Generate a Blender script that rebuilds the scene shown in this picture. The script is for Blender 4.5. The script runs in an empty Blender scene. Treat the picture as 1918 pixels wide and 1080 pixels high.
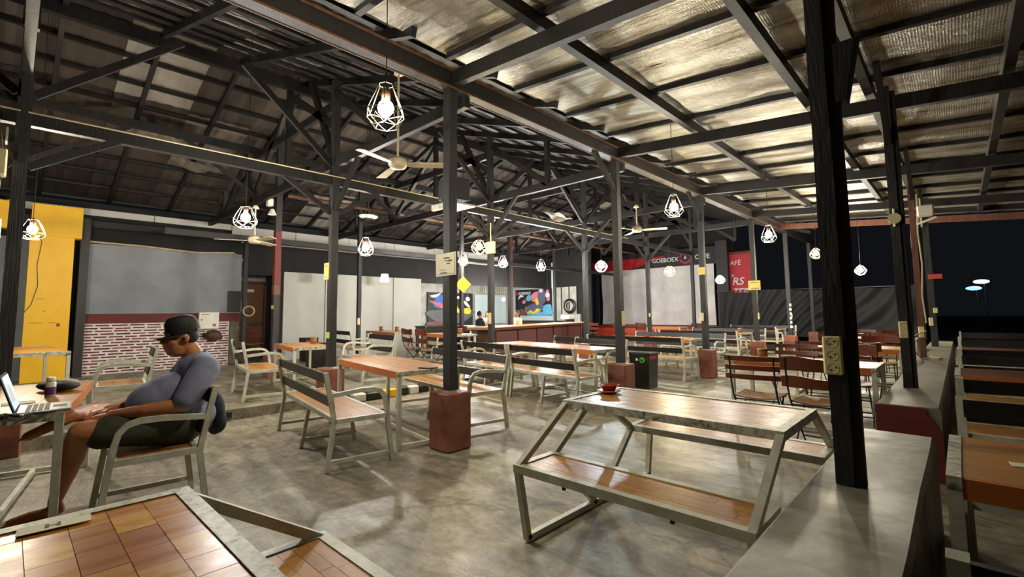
import bpy, bmesh, math, random
from mathutils import Vector, Matrix, noise
random.seed(7)
SC = bpy.context.scene
COL = SC.collection

# ------------------------------------------------------------------ camera, world, exposure
F_PX, CX, CY, CAM_H = 887.0, 959.0, 510.0, 1.32
pitch, yaw, roll = math.atan(76 / 887.0), math.radians(43.3), math.radians(0.63)
fw = Vector((-math.sin(yaw) * math.cos(pitch), math.cos(yaw) * math.cos(pitch), math.sin(pitch)))
rt = Vector((math.cos(yaw), math.sin(yaw), 0))
up = rt.cross(fw)
rt, up = rt * math.cos(roll) - up * math.sin(roll), up * math.cos(roll) + rt * math.sin(roll)
cam = bpy.data.cameras.new('camera')
cam.sensor_width = 36.0
cam.lens = F_PX / 1918.0 * 36.0
cam.shift_y = -(540.0 - CY) / 1918.0
cam.clip_start, cam.clip_end = 0.05, 300
camo = bpy.data.objects.new('camera', cam)
camo.matrix_world = Matrix(((rt.x, up.x, -fw.x, 0), (rt.y, up.y, -fw.y, 0), (rt.z, up.z, -fw.z, CAM_H), (0, 0, 0, 1)))
COL.objects.link(camo)
SC.camera = camo
w = bpy.data.worlds.new('night'); SC.world = w; w.use_nodes = True
w.node_tree.nodes['Background'].inputs[0].default_value = (0.55, 0.62, 0.8, 1)
w.node_tree.nodes['Background'].inputs[1].default_value = 0.004
SC.view_settings.view_transform = 'Standard'
SC.view_settings.look = 'None'
SC.view_settings.gamma = 1.0
SC.view_settings.use_curve_mapping = False
SC.view_settings.exposure = 1.15
BULB = 760.0          # radiance of the pendant bulbs

# ------------------------------------------------------------------ materials
def srgb(r, g, b):
    f = lambda c: (c / 255 / 12.92) if c / 255 <= 0.04045 else ((c / 255 + 0.055) / 1.055) ** 2.4
    return (f(r), f(g), f(b), 1)
MATS = {}
class NT:
    def __init__(s, name):
        s.m = bpy.data.materials.new(name); s.m.use_nodes = True
        s.t = s.m.node_tree; s.b = s.t.nodes['Principled BSDF']
        s.tc = s.n('ShaderNodeTexCoord')
    def n(s, typ, **kw):
        nd = s.t.nodes.new(typ)
        for k, v in kw.items(): setattr(nd, k, v)
        return nd
    def l(s, a, b): s.t.links.new(a, b)
    def coords(s, scale=(1, 1, 1), src='Object'):
        mp = s.n('ShaderNodeMapping'); mp.inputs['Scale'].default_value = scale
        s.l(s.tc.outputs[src], mp.inputs[0]); return mp.outputs[0]
    def noise(s, scale, detail=4, rough=0.6, vec=None, dist=0):
        nd = s.n('ShaderNodeTexNoise'); nd.inputs['Scale'].default_value = scale
        nd.inputs['Detail'].default_value = detail; nd.inputs['Roughness'].default_value = rough
        nd.inputs['Distortion'].default_value = dist
        s.l(vec if vec is not None else s.coords(), nd.inputs['Vector']); return nd.outputs[0]
    def ramp(s, fac, stops):
        r = s.n('ShaderNodeValToRGB'); e = r.color_ramp.elements
        while len(e) < len(stops): e.new(0.5)
        for i, (p, c) in enumerate(stops):
            e[i].position = p; e[i].color = c if isinstance(c, tuple) else (c, c, c, 1)
        s.l(fac, r.inputs[0]); return r.outputs[0]
    def mix(s, fac, a, b, mode='MIX'):
        m = s.n('ShaderNodeMix', data_type='RGBA', blend_type=mode)
        for sock, v in ((0, fac), (6, a), (7, b)):
            if isinstance(v, (int, float)): m.inputs[sock].default_value = v
            elif isinstance(v, tuple): m.inputs[sock].default_value = v
            else: s.l(v, m.inputs[sock])
        return m.outputs[2]
    def base(s, v):
        if isinstance(v, tuple): s.b.inputs['Base Color'].default_value = v
        else: s.l(v, s.b.inputs['Base Color'])
    def rough(s, v):
        if isinstance(v, (int, float)): s.b.inputs['Roughness'].default_value = v
        else: s.l(v, s.b.inputs['Roughness'])
    def bump(s, h, strength=0.3, dist=0.01):
        b = s.n('ShaderNodeBump'); b.inputs['Strength'].default_value = strength; b.inputs['Distance'].default_value = dist
        s.l(h, b.inputs['Height']); s.l(b.outputs[0], s.b.inputs['Normal'])
    def rand(s):
        return s.n('ShaderNodeObjectInfo').outputs['Random']

def simple(name, col, rough=0.5, col2=None, scale=6, metal=0.0, bump=0.0, vec=(1, 1, 1), bscale=None):
    t = NT(name)
    v = t.coords(vec)
    nz = t.noise(scale, 5, 0.65, v)
    if col2 is None: col2 = tuple(c * 0.7 for c in col[:3]) + (1,)
    t.base(t.ramp(nz, [(0.3, col2), (0.65, col)]))
    t.rough(rough); t.b.inputs['Metallic'].default_value = metal
    if bump: t.bump(t.noise(bscale or scale * 4, 4, 0.6, v), bump, 0.01)
    MATS[name] = t.m; return t.m
def emit(name, col, strength):
    t = NT(name); t.base((0.8, 0.8, 0.8, 1))
    t.b.inputs['Emission Color'].default_value = col; t.b.inputs['Emission Strength'].default_value = strength
    MATS[name] = t.m; return t.m

# worn concrete floor
t = NT('concrete_floor')
v = t.coords()
n1 = t.noise(0.55, 8, 0.62, v, 0.3); n2 = t.noise(3.2, 9, 0.7, v, 0.8); n3 = t.noise(14, 6, 0.7, v)
vs = t.coords((0.5, 2.2, 1)); n4 = t.noise(2.5, 8, 0.72, vs, 1.2)
c = t.ramp(n1, [(0.34, srgb(92, 80, 58)), (0.48, srgb(136, 126, 102)), (0.62, srgb(178, 172, 152))])
c = t.mix(0.55, c, t.ramp(n2, [(0.38, srgb(64, 52, 35)), (0.52, srgb(142, 132, 108)), (0.66, srgb(206, 200, 182))]))
c = t.mix(0.35, c, t.ramp(n4, [(0.42, srgb(58, 47, 31)), (0.58, srgb(178, 169, 146))]))
c = t.mix(0.25, c, t.ramp(n3, [(0.35, srgb(70, 60, 45)), (0.65, srgb(180, 172, 150))]))
vo = t.n('ShaderNodeTexVoronoi', feature='DISTANCE_TO_EDGE'); vo.inputs['Scale'].default_value = 0.42
wob = t.n('ShaderNodeVectorMath', operation='ADD')
nz = t.n('ShaderNodeTexNoise'); nz.inputs['Scale'].default_value = 2.2; nz.inputs['Detail'].default_value = 8
t.l(v, nz.inputs['Vector'])
sc_ = t.n('ShaderNodeVectorMath', operation='SCALE'); sc_.inputs['Scale'].default_value = 0.8
t.l(nz.outputs['Color'], sc_.inputs[0]); t.l(v, wob.inputs[0]); t.l(sc_.outputs[0], wob.inputs[1]); t.l(wob.outputs[0], vo.inputs['Vector'])
crack = t.ramp(vo.outputs['Distance'], [(0.0, 0.35), (0.012, 1.0)])
n5 = t.noise(1.3, 10, 0.75, t.coords((1.0, 1.9, 1)), 2.0)
spall = t.ramp(n5, [(0.50, 1.0), (0.54, 0.62), (0.60, 0.78), (0.66, 1.0)])
c = t.mix(0.8, c, spall, 'MULTIPLY')
t.base(t.mix(0.75, c, crack, 'MULTIPLY'))
t.rough(t.ramp(n1, [(0.4, 0.62), (0.6, 0.3)]))
t.bump(t.mix(0.5, n2, n4), 0.55, 0.02)
MATS['concrete_floor'] = t.m
# smooth concrete of the knee wall
t = NT('concrete_smooth'); v = t.coords()
a = t.noise(1.6, 7, 0.65, v, 0.6); b_ = t.noise(9, 6, 0.7, t.coords((1.2, 1.6, 1)), 0.5)
c = t.ramp(a, [(0.3, srgb(88, 82, 68)), (0.5, srgb(128, 123, 108)), (0.68, srgb(160, 157, 143))])
t.base(t.mix(0.18, c, t.ramp(b_, [(0.35, srgb(80, 72, 56)), (0.6, srgb(168, 163, 148))])))
t.rough(t.ramp(a, [(0.35, 0.55), (0.6, 0.36)])); t.bump(b_, 0.15, 0.01); MATS['concrete_smooth'] = t.m
# varnished plank wood, a tint of its own for every plank
def wood(name, tones, rough=0.24, rand_amt=1.0, grain=(3, 45, 45)):
    t = NT(name); v = t.coords(grain)
    add = t.n('ShaderNodeVectorMath', operation='ADD'); t.l(v, add.inputs[0])
    mul = t.n('ShaderNodeMath', operation='MULTIPLY'); mul.inputs[1].default_value = 40
    r = t.rand(); t.l(r, mul.inputs[0]); t.l(mul.outputs[0], add.inputs[1])
    g_ = t.noise(1.0, 6, 0.6, add.outputs[0], 0.3)
    tone = t.ramp(r, [(i / (len(tones) - 1), c) for i, c in enumerate(tones)])
    t.base(t.mix(t.ramp(g_, [(0.3, 0.4), (0.6, 0.0)]), tone, tuple(x * 0.6 for x in tones[0][:3]) + (1,)))
    pt = t.noise(2.5, 3, 0.5, t.coords()); t.rough(t.ramp(pt, [(0.35, rough + 0.1), (0.65, rough)])); t.b.inputs['Specular IOR Level'].default_value = 0.35
    MATS[name] = t.m
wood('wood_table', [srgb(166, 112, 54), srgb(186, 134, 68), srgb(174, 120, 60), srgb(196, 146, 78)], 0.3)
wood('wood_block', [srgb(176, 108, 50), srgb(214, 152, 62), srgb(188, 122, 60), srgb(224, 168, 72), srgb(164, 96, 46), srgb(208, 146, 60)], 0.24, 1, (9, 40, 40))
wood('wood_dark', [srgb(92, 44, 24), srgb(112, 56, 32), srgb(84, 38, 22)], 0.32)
wood('wood_apron', [srgb(186, 104, 46), srgb(200, 118, 56)], 0.35)
wood('wood_slat', [srgb(150, 108, 70), srgb(170, 132, 92), srgb(126, 84, 52)], 0.4)
simple('black_wood', srgb(34, 31, 30), 0.5, srgb(19, 17, 16), 5, bump=0.35, vec=(6, 6, 1), bscale=12)
simple('post_wood', srgb(44, 41, 40), 0.6, srgb(22, 20, 20), 4, bump=0.6, vec=(9, 9, 0.7), bscale=9)
simple('black_slat', srgb(27, 25, 24), 0.42, srgb(17, 15, 15), 6, bump=0.15)
simple('cream_metal', srgb(208, 208, 192), 0.42, srgb(168, 164, 142), 9, bump=0.12, bscale=50)
t = NT('cream_metal_worn')
v = t.coords(); a = t.noise(24, 7, 0.75, v)
t.base(t.ramp(a, [(0.36, srgb(84, 74, 52)), (0.45, srgb(168, 164, 142)), (0.6, srgb(206, 206, 190))])); t.rough(0.45); MATS['cream_metal_worn'] = t.m
simple('white_metal', srgb(214, 214, 204), 0.35, srgb(186, 186, 172), 8)
simple('plinth_red', srgb(150, 92, 70), 0.6, srgb(108, 60, 44), 4, bump=0.3, bscale=30)
simple('wall_red', srgb(104, 30, 26), 0.65, srgb(88, 24, 20), 6)
simple('dark_wall', srgb(24, 22, 22), 0.8, srgb(14, 13, 13), 3)
simple('grey_panel', srgb(142, 146, 152), 0.6, srgb(112, 116, 124), 0.9, bump=0.05)
simple('screen_white', srgb(196, 196, 190), 0.6, srgb(180, 180, 173), 0.8)
simple('blue_white', srgb(186, 202, 206), 0.6, srgb(170, 188, 194), 1.2)
simple('plaster', srgb(170, 172, 166), 0.8, srgb(128, 128, 120), 2.5, bump=0.2)
simple('yellow_paint', srgb(246, 194, 20), 0.5, srgb(236, 178, 14), 2.5)
simple('brick_red', srgb(112, 22, 18), 0.6, srgb(76, 12, 12), 9, bump=0.3, bscale=40)
simple('mortar_white', srgb(240, 232, 228), 0.7, srgb(204, 190, 186), 8, bump=0.3, bscale=30)
simple('stone', srgb(120, 112, 98), 0.8, srgb(80, 72, 62), 7, bump=0.5)
simple('door_brown', srgb(120, 74, 40), 0.6, srgb(98, 58, 30), 4, vec=(1, 8, 1))
simple('rust_wood', srgb(108, 64, 44), 0.6, srgb(70, 38, 26), 5, vec=(8, 8, 1), bump=0.3)
simple('rust_edge', srgb(104, 70, 42), 0.6, srgb(58, 38, 24), 12)
simple('cream_plastic', srgb(226, 216, 168), 0.4, srgb(214, 202, 150), 5)
simple('white_plastic', srgb(228, 226, 214), 0.4, srgb(212, 208, 194), 5)
simple('hole_black', srgb(18, 16, 15), 0.5)
simple('black_plastic', srgb(24, 24, 26), 0.35, srgb(16, 16, 18), 5)
simple('charcoal', srgb(46, 46, 48), 0.6, srgb(34, 34, 36), 6)
simple('bin_black', srgb(20, 21, 20), 0.4, srgb(12, 12, 12), 4)
simple('green_tag', srgb(190, 206, 128), 0.5, srgb(170, 190, 110), 5)
simple('green_logo', srgb(90, 190, 60), 0.5)
simple('red_plastic', srgb(176, 34, 30), 0.4)
simple('orange_paint', srgb(204, 74, 44), 0.55, srgb(180, 58, 36), 2)
simple('brown_dark', srgb(84, 52, 34), 0.6, srgb(56, 34, 24), 8, bump=0.3)
simple('fan_cream', srgb(214, 200, 168), 0.45, srgb(196, 180, 146), 5)
simple('sheet_cloth', srgb(222, 222, 222), 0.8, srgb(188, 188, 190), 1.2)
simple('banner_black', srgb(30, 28, 30), 0.6)
simple('banner_red', srgb(176, 24, 38), 0.55, srgb(158, 18, 32), 2)
simple('curtain_black', srgb(42, 42, 43), 0.75, srgb(30, 30, 31), 2)
simple('paper', srgb(232, 226, 200), 0.7, srgb(220, 212, 184), 4)
simple('paper_yellow', srgb(226, 200, 110), 0.6, srgb(210, 180, 90), 5)
simple('sign_yellow', srgb(248, 186, 10), 0.5, srgb(240, 172, 6), 4)
simple('ink', srgb(96, 90, 76), 0.7); simple('ink_dark', srgb(50, 46, 40), 0.7)
simple('terracotta', srgb(176, 62, 34), 0.25, srgb(150, 48, 26), 6)
simple('cord_black', srgb(22, 20, 20), 0.6)
simple('cord_cream', srgb(196, 180, 140), 0.6)
simple('cage_yellow', (0.035, 0.028, 0.010, 1), 0.6); simple('cage_white', (0.03, 0.028, 0.024, 1), 0.6)
simple('bamboo', srgb(170, 122, 74), 0.5, srgb(130, 86, 48), 8, vec=(1, 1, 6))
simple('skin', srgb(190, 126, 84), 0.45, srgb(172, 108, 68), 7)
simple('skin_dark', srgb(140, 86, 56), 0.5)
simple('shirt', srgb(128, 130, 152), 0.85, srgb(110, 112, 134), 9, bump=0.25, bscale=26)
simple('shorts', srgb(66, 66, 48), 0.85, srgb(52, 52, 37), 9, bump=0.3, bscale=30)
simple('cap_black', srgb(24, 22, 22), 0.7, srgb(16, 15, 15), 8)
simple('hair', srgb(24, 18, 16), 0.6)
simple('navy', srgb(28, 30, 52), 0.75, srgb(20, 22, 38), 9, bump=0.3)
simple('cloth_beige', srgb(190, 178, 160), 0.8)
simple('laptop_grey', srgb(150, 148, 140), 0.4, metal=0.3)
simple('purple', srgb(84, 40, 110), 0.5)
simple('foliage_dark', srgb(22, 28, 20), 0.9)
simple('ground_dark', srgb(46, 44, 38), 0.85)
# bubble foil insulation
t = NT('foil'); v = t.coords()
st = t.noise(1.0, 7, 0.65, t.coords((0.55, 4.5, 1)), 0.6); st2 = t.noise(3.5, 6, 0.7, v, 0.4)
c = t.ramp(st, [(0.32, srgb(112, 92, 64)), (0.45, srgb(184, 176, 158)), (0.6, srgb(218, 216, 208))])
c = t.mix(0.4, c, t.ramp(st2, [(0.35, srgb(140, 122, 92)), (0.55, srgb(230, 228, 218))]), 'MULTIPLY')
t.base(t.mix(1.0, c, (0.82, 0.82, 0.82, 1), 'MULTIPLY')); t.b.inputs['Metallic'].default_value = 0.72
t.rough(t.ramp(st2, [(0.35, 0.5), (0.65, 0.33)]))
vo = t.n('ShaderNodeTexVoronoi'); vo.inputs['Scale'].default_value = 46; vo.inputs['Randomness'].default_value = 0.25
t.l(t.coords(), vo.inputs['Vector'])
wr = t.noise(5, 5, 0.6, t.coords((1, 5, 1)), 0.8)
b1 = t.n('ShaderNodeBump'); b1.inputs['Strength'].default_value = 0.7; b1.inputs['Distance'].default_value = 0.008; t.l(vo.outputs['Distance'], b1.inputs['Height'])
b2 = t.n('ShaderNodeBump'); b2.inputs['Strength'].default_value = 0.5; b2.inputs['Distance'].default_value = 0.05; t.l(wr, b2.inputs['Height'])
t.l(b1.outputs[0], b2.inputs['Normal']); t.l(b2.outputs[0], t.b.inputs['Normal']); MATS['foil'] = t.m
# old fibre-cement sheets of the hall roof
t = NT('roof_sheet'); r = t.rand(); a = t.noise(2.5, 6, 0.7, t.coords((3, 0.6, 1)))
c = t.ramp(r, [(0.0, srgb(60, 52, 46)), (0.45, srgb(82, 72, 64)), (0.8, srgb(112, 102, 92)), (0.93, srgb(176, 170, 162)), (1.0, srgb(214, 212, 208))])
t.base(t.mix(0.5, c, t.ramp(a, [(0.3, srgb(70, 58, 48)), (0.65, srgb(190, 180, 168))]), 'MULTIPLY')); t.rough(0.75); MATS['roof_sheet'] = t.m
# woven panels of the bar
t = NT('weave_red'); ch = t.n('ShaderNodeTexBrick'); ch.inputs['Scale'].default_value = 7
ch.inputs['Color1'].default_value = srgb(164, 88, 80); ch.inputs['Color2'].default_value = srgb(136, 66, 62); ch.inputs['Mortar'].default_value = srgb(92, 44, 42)
mp = t.n('ShaderNodeMapping'); mp.inputs['Rotation'].default_value = (math.pi / 2, 0, math.pi / 2)
t.l(t.tc.outputs['Object'], mp.inputs[0]); t.l(mp.outputs[0], ch.inputs['Vector']); t.base(ch.outputs['Color']); t.rough(0.6); MATS['weave_red'] = t.m
emit('bulb_warm', (1.0, 0.90, 0.70, 1), BULB); emit('bulb_yellow', (1.0, 0.84, 0.52, 1), BULB * 0.8)
emit('bulb_dim', (1.0, 0.92, 0.74, 1), BULB * 0.6); emit('bulb_white', (1.0, 0.95, 0.87, 1), BULB); emit('bulb_cool', (0.78, 0.95, 1.0, 1), BULB)
emit('shade_glow', (1.0, 0.86, 0.62, 1), 1.2)
emit('screen_glow', (0.16, 0.5, 0.9, 1), 0.38); emit('screen_photo', (0.16, 0.17, 0.2, 1), 0.1)
emit('blue_lamp', (0.10, 0.32, 1.0, 1), 2.2); emit('far_lamp', (1.0, 0.88, 0.55, 1), 2.5); emit('blue_strip', (0.1, 0.3, 1.0, 1), 0.5)

# ------------------------------------------------------------------ mesh helpers
class MB:
    def __init__(s): s.v = []; s.f = []
    def add(s, vs, fs):
        o = len(s.v); s.v += [tuple(p) for p in vs]; s.f += [tuple(i + o for i in f) for f in fs]; return s
    def box(s, x0, x1, y0, y1, z0, z1):
        vs = [(x, y, z) for z in (z0, z1) for y in (y0, y1) for x in (x0, x1)]
        return s.add(vs, [(0, 2, 3, 1), (4, 5, 7, 6), (0, 1, 5, 4), (2, 6, 7, 3), (0, 4, 6, 2), (1, 3, 7, 5)])
    def bevbox(s, x0, x1, y0, y1, z0, z1, b=0.008):
        # box with chamfered vertical edges and top
        def ring(bb, z): 
            return [(x0 + bb, y0, z), (x1 - bb, y0, z), (x1, y0 + bb, z), (x1, y1 - bb, z), (x1 - bb, y1, z), (x0 + bb, y1, z), (x0, y1 - bb, z), (x0, y0 + bb, z)]
        def ins(z):
            return [(x0 + b * 1.5, y0 + b, z), (x1 - b * 1.5, y0 + b, z), (x1 - b, y0 + b * 1.5, z), (x1 - b, y1 - b * 1.5, z), (x1 - b * 1.5, y1 - b, z), (x0 + b * 1.5, y1 - b, z), (x0 + b, y1 - b * 1.5, z), (x0 + b, y0 + b * 1.5, z)]
        rings = [ins(z0), ring(b, z0 + b), ring(b, z1 - b), ins(z1)]
        vs = [p for r in rings for p in r]
        fs = [tuple(reversed(range(8))), tuple(range(24, 32))]
        for k in range(3):
            for i in range(8): fs.append((k * 8 + i, k * 8 + (i + 1) % 8, k * 8 + 8 + (i + 1) % 8, k * 8 + 8 + i))
        return s.add(vs, fs)
    def bar(s, p, q, wd, ht, upv=(0, 0, 1)):
        p, q = Vector(p), Vector(q); d = (q - p).normalized(); u = Vector(upv)
        if abs(d.dot(u)) > 0.95: u = Vector((0, 1, 0)) if abs(d.y) < 0.9 else Vector((1, 0, 0))
        sd = d.cross(u).normalized(); u = sd.cross(d).normalized()
        vs = []
        for c in (p, q):
            for a, b in ((-1, -1), (1, -1), (1, 1), (-1, 1)): vs.append(c + sd * (a * wd / 2) + u * (b * ht / 2))
        return s.add(vs, [(0, 1, 2, 3), (7, 6, 5, 4), (0, 4, 5, 1), (1, 5, 6, 2), (2, 6, 7, 3), (3, 7, 4, 0)])
    def tube(s, pts, r, n=6, cap=True):
        pts = [Vector(p) for p in pts]; rs = r if isinstance(r, (list, tuple)) else [r] * len(pts)
        o = len(s.v); u = None
        for i, p in enumerate(pts):
            d = (pts[min(i + 1, len(pts) - 1)] - pts[max(i - 1, 0)]).normalized()
            if u is None:
                u = Vector((0, 0, 1)) if abs(d.z) < 0.9 else Vector((1, 0, 0))
            u = (u - d * u.dot(d)).normalized(); sd = d.cross(u)
            for k in range(n):
                a = 2 * math.pi * k / n; s.v.append(tuple(p + (u * math.cos(a) + sd * math.sin(a)) * rs[i]))
        for i in range(len(pts) - 1):
            for k in range(n):
                s.f.append((o + i * n + k, o + i * n + (k + 1) % n, o + (i + 1) * n + (k + 1) % n, o + (i + 1) * n + k))
        if cap:
            s.f.append(tuple(o + k for k in reversed(range(n)))); s.f.append(tuple(o + (len(pts) - 1) * n + k for k in range(n)))
        return s
    def sqtube(s, pts, wd, side=(1, 0, 0)):
        # square tube swept in the plane normal to `side`
        pts = [Vector(p) for p in pts]; sd = Vector(side).normalized(); o = len(s.v)
        for i, p in enumerate(pts):
            d = (pts[min(i + 1, len(pts) - 1)] - pts[max(i - 1, 0)]).normalized(); u = sd.cross(d).normalized()
            k = wd / 2
            for a, b in ((-1, -1), (1, -1), (1, 1), (-1, 1)): s.v.append(tuple(p + sd * (a * k) + u * (b * k)))
        for i in range(len(pts) - 1):
            for k in range(4): s.f.append((o + i * 4 + k, o + i * 4 + (k + 1) % 4, o + i * 4 + 4 + (k + 1) % 4, o + i * 4 + 4 + k))
        s.f.append((o + 3, o + 2, o + 1, o)); e = o + (len(pts) - 1) * 4; s.f.append((e, e + 1, e + 2, e + 3))
        return s
    def lathe(s, prof, c=(0, 0, 0), n=16, cap=True):
        o = len(s.v)
        for r, z in prof:
            for k in range(n):
                a = 2 * math.pi * k / n; s.v.append((c[0] + r * math.cos(a), c[1] + r * math.sin(a), c[2] + z))
        for i in range(len(prof) - 1):
            for k in range(n): s.f.append((o + i * n + k, o + i * n + (k + 1) % n, o + (i + 1) * n + (k + 1) % n, o + (i + 1) * n + k))
        if cap:
            s.f.append(tuple(o + k for k in reversed(range(n)))); s.f.append(tuple(o + (len(prof) - 1) * n + k for k in range(n)))
        return s
    def ball(s, c, r, n=10, m=7, rot=None):
        rx, ry, rz = r if isinstance(r, (tuple, list)) else (r, r, r); o = len(s.v); c = Vector(c)
        R = rot if rot is not None else Matrix.Identity(3)
        s.v.append(tuple(c + R @ Vector((0, 0, -rz))))
        for j in range(1, m):
            b = -math.pi / 2 + math.pi * j / m
            for k in range(n):
                a = 2 * math.pi * k / n
                s.v.append(tuple(c + R @ Vector((rx * math.cos(b) * math.cos(a), ry * math.cos(b) * math.sin(a), rz * math.sin(b)))))
        s.v.append(tuple(c + R @ Vector((0, 0, rz)))); top = len(s.v) - 1
        for k in range(n):
            s.f.append((o, o + 1 + (k + 1) % n, o + 1 + k)); s.f.append((top, top - n + k, top - n + (k + 1) % n))
        for j in range(m - 2):
            for k in range(n):
                a = o + 1 + j * n; s.f.append((a + k, a + (k + 1) % n, a + n + (k + 1) % n, a + n + k))
        return s
    def capsule(s, p, q, r1, r2, n=12):
        p, q = Vector(p), Vector(q); d = (q - p).normalized()
        pts, rs = [], []
        for k in range(4): a = math.pi / 2 * (1 - k / 4); pts.append(p - d * r1 * math.sin(a)); rs.append(max(r1 * math.cos(a), 0.0006))
        for k in range(1, 4): pts.append(p.lerp(q, k / 4)); rs.append(r1 + (r2 - r1) * k / 4)
        for k in range(5): a = math.pi / 2 * k / 4; pts.append(q + d * r2 * math.sin(a)); rs.append(max(r2 * math.cos(a), 0.0006))
        return s.tube(pts, rs, n)
    def mesh(s, name, mat, smooth=False):
        me = bpy.data.meshes.new(name); me.from_pydata(s.v, [], s.f)
        me.materials.append(MATS[mat] if isinstance(mat, str) else mat)
        if smooth:
            for p in me.polygons: p.use_smooth = True
        me.update(); return me

def link(name, me, parent=None, loc=None, rot=None):
    o = bpy.data.objects.new(name, me); COL.objects.link(o)
    if parent is not None: o.parent = parent
    if loc is not None: o.location = loc
    if rot is not None: o.rotation_euler = rot
    return o
def tag(o, label=None, cat=None, group=None, kind=None):
    if label: o['label'] = label
    if cat: o['category'] = cat
    if group: o['group'] = group
    if kind: o['kind'] = kind
    return o
def thing(name, label, cat, loc=(0, 0, 0), rz=0.0, group=None):
    o = bpy.data.objects.new(name, None); COL.objects.link(o); o.empty_display_size = 0.1
    o.location = loc; o.rotation_euler = (0, 0, rz)
    return tag(o, label, cat, group)
def struct(name, mb=None, mat=None, parent=None, loc=None):
    o = link(name, mb.mesh(name, mat) if mb else None, parent, loc)
    if parent is None: o['kind'] = 'structure'
    return o
CACHE = {}
def part(name, parent, key, fn, mat, smooth=False, loc=None, rot=None):
    """a child mesh; alike pieces share their mesh data"""
    if key is None: me = fn(MB()).mesh(name, mat, smooth)
    else:
        k = (name, key, mat)
        if k not in CACHE: CACHE[k] = fn(MB()).mesh(name, mat, smooth)
        me = CACHE[k]
    return link(name, me, parent, loc, rot)

# ------------------------------------------------------------------ floor, step, kerb, knee walls
RAISE = 0.13
STEP_X = -6.86
fl = struct('floor')
def grid_floor(m, x0, x1, y0, y1, z, amp=0.004):
    nx, ny = int((x1 - x0) / 0.35), int((y1 - y0) / 0.35)
    vs = [(x0 + (x1 - x0) * i / nx, y0 + (y1 - y0) * j / ny, 0) for j in range(ny + 1) for i in range(nx + 1)]
    vs = [(x, y, z + amp * noise.noise((x * 1.3, y * 1.3, 0)) - amp) for x, y, _ in vs]
    return m.add(vs, [(j * (nx + 1) + i, j * (nx + 1) + i + 1, (j + 1) * (nx + 1) + i + 1, (j + 1) * (nx + 1) + i) for j in range(ny) for i in range(nx)])
part('floor_slab', fl, None, lambda m: grid_floor(m, STEP_X, 9, -6, 24, 0), 'concrete_floor', True)
part('raised_slab', fl, None, lambda m: m.box(-19, STEP_X, -6, 24, -0.1, RAISE), 'concrete_floor')
part('step_drain', fl, None, lambda m: m.box(STEP_X - 0.02, STEP_X + 0.004, 1.93, 2.03, 0.03, 0.1), 'hole_black')
gd = struct('ground', MB().box(-90, 90, -60, 120, -0.3, -0.12), 'ground_dark')
ys = 3.62
for k in range(12):
    ln = random.uniform(0.2, 0.34)
    mt = ('white_plastic', 'black_plastic', 'sign_yellow')[(0, 1, 2, 1, 0, 1, 0, 1, 2, 1, 0, 1)[k]]
    part('kerb_block', fl, None, lambda m: m.bevbox(STEP_X + 0.002, STEP_X + 0.13, ys, ys + ln - 0.012, -0.01, RAISE + random.uniform(-0.012, 0.012), 0.02), mt)
    ys += ln
WX0, WX1, WH = -0.56, -0.16, 0.55
def knee(m, y0, y1):
    n = 14; rngs = []
    # profile with slightly rounded top edges
    prof = [(WX0, 0), (WX0, WH - 0.015), (WX0 + 0.015, WH), (WX1 - 0.015, WH), (WX1, WH - 0.015), (WX1, 0)]
    for j in range(n + 1):
        y = y0 + (y1 - y0) * j / n
        for i, (x, z) in enumerate(prof):
            d = 0.006 * noise.noise((x * 3, y * 2, z * 3)); rngs.append((x + d, y, z + (d if z > 0 else 0)))
    k = len(prof)
    fs = [(j * k + i, j * k + i + 1, (j + 1) * k + i + 1, (j + 1) * k + i) for j in range(n) for i in range(k - 1)]
    fs += [tuple(reversed(range(k))), tuple(n * k + i for i in range(k))]
    return m.add(rngs, fs)
wk = struct('wall_knee', knee(MB(), -1.4, 3.85), 'concrete_smooth')
wk2 = struct('wall_knee.001', knee(MB(), 4.95, 15.2), 'concrete_smooth')
# red paint coat on the end of the second stretch, its edge chipped away at the corner
pts = [(WX0 - 0.004, 0.0), (WX0 - 0.004, WH - 0.006), (WX1 - 0.09, WH - 0.006), (WX1 - 0.085, WH - 0.05), (WX1 - 0.05, WH - 0.08), (WX1 - 0.035, WH - 0.13), (WX1 - 0.01, WH - 0.17), (WX1 + 0.002, WH - 0.24), (WX1 + 0.002, 0.0)]
mb = MB(); mb.add([(x, 4.93, z) for x, z in pts] + [(x, 4.947, z) for x, z in pts], [tuple(range(9)), tuple(reversed(range(9, 18)))] + [(i, i + 9, (i + 1) % 9 + 9, (i + 1) % 9) for i in range(9)])
o = struct('paint_coat', mb, 'wall_red', wk2)

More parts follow.
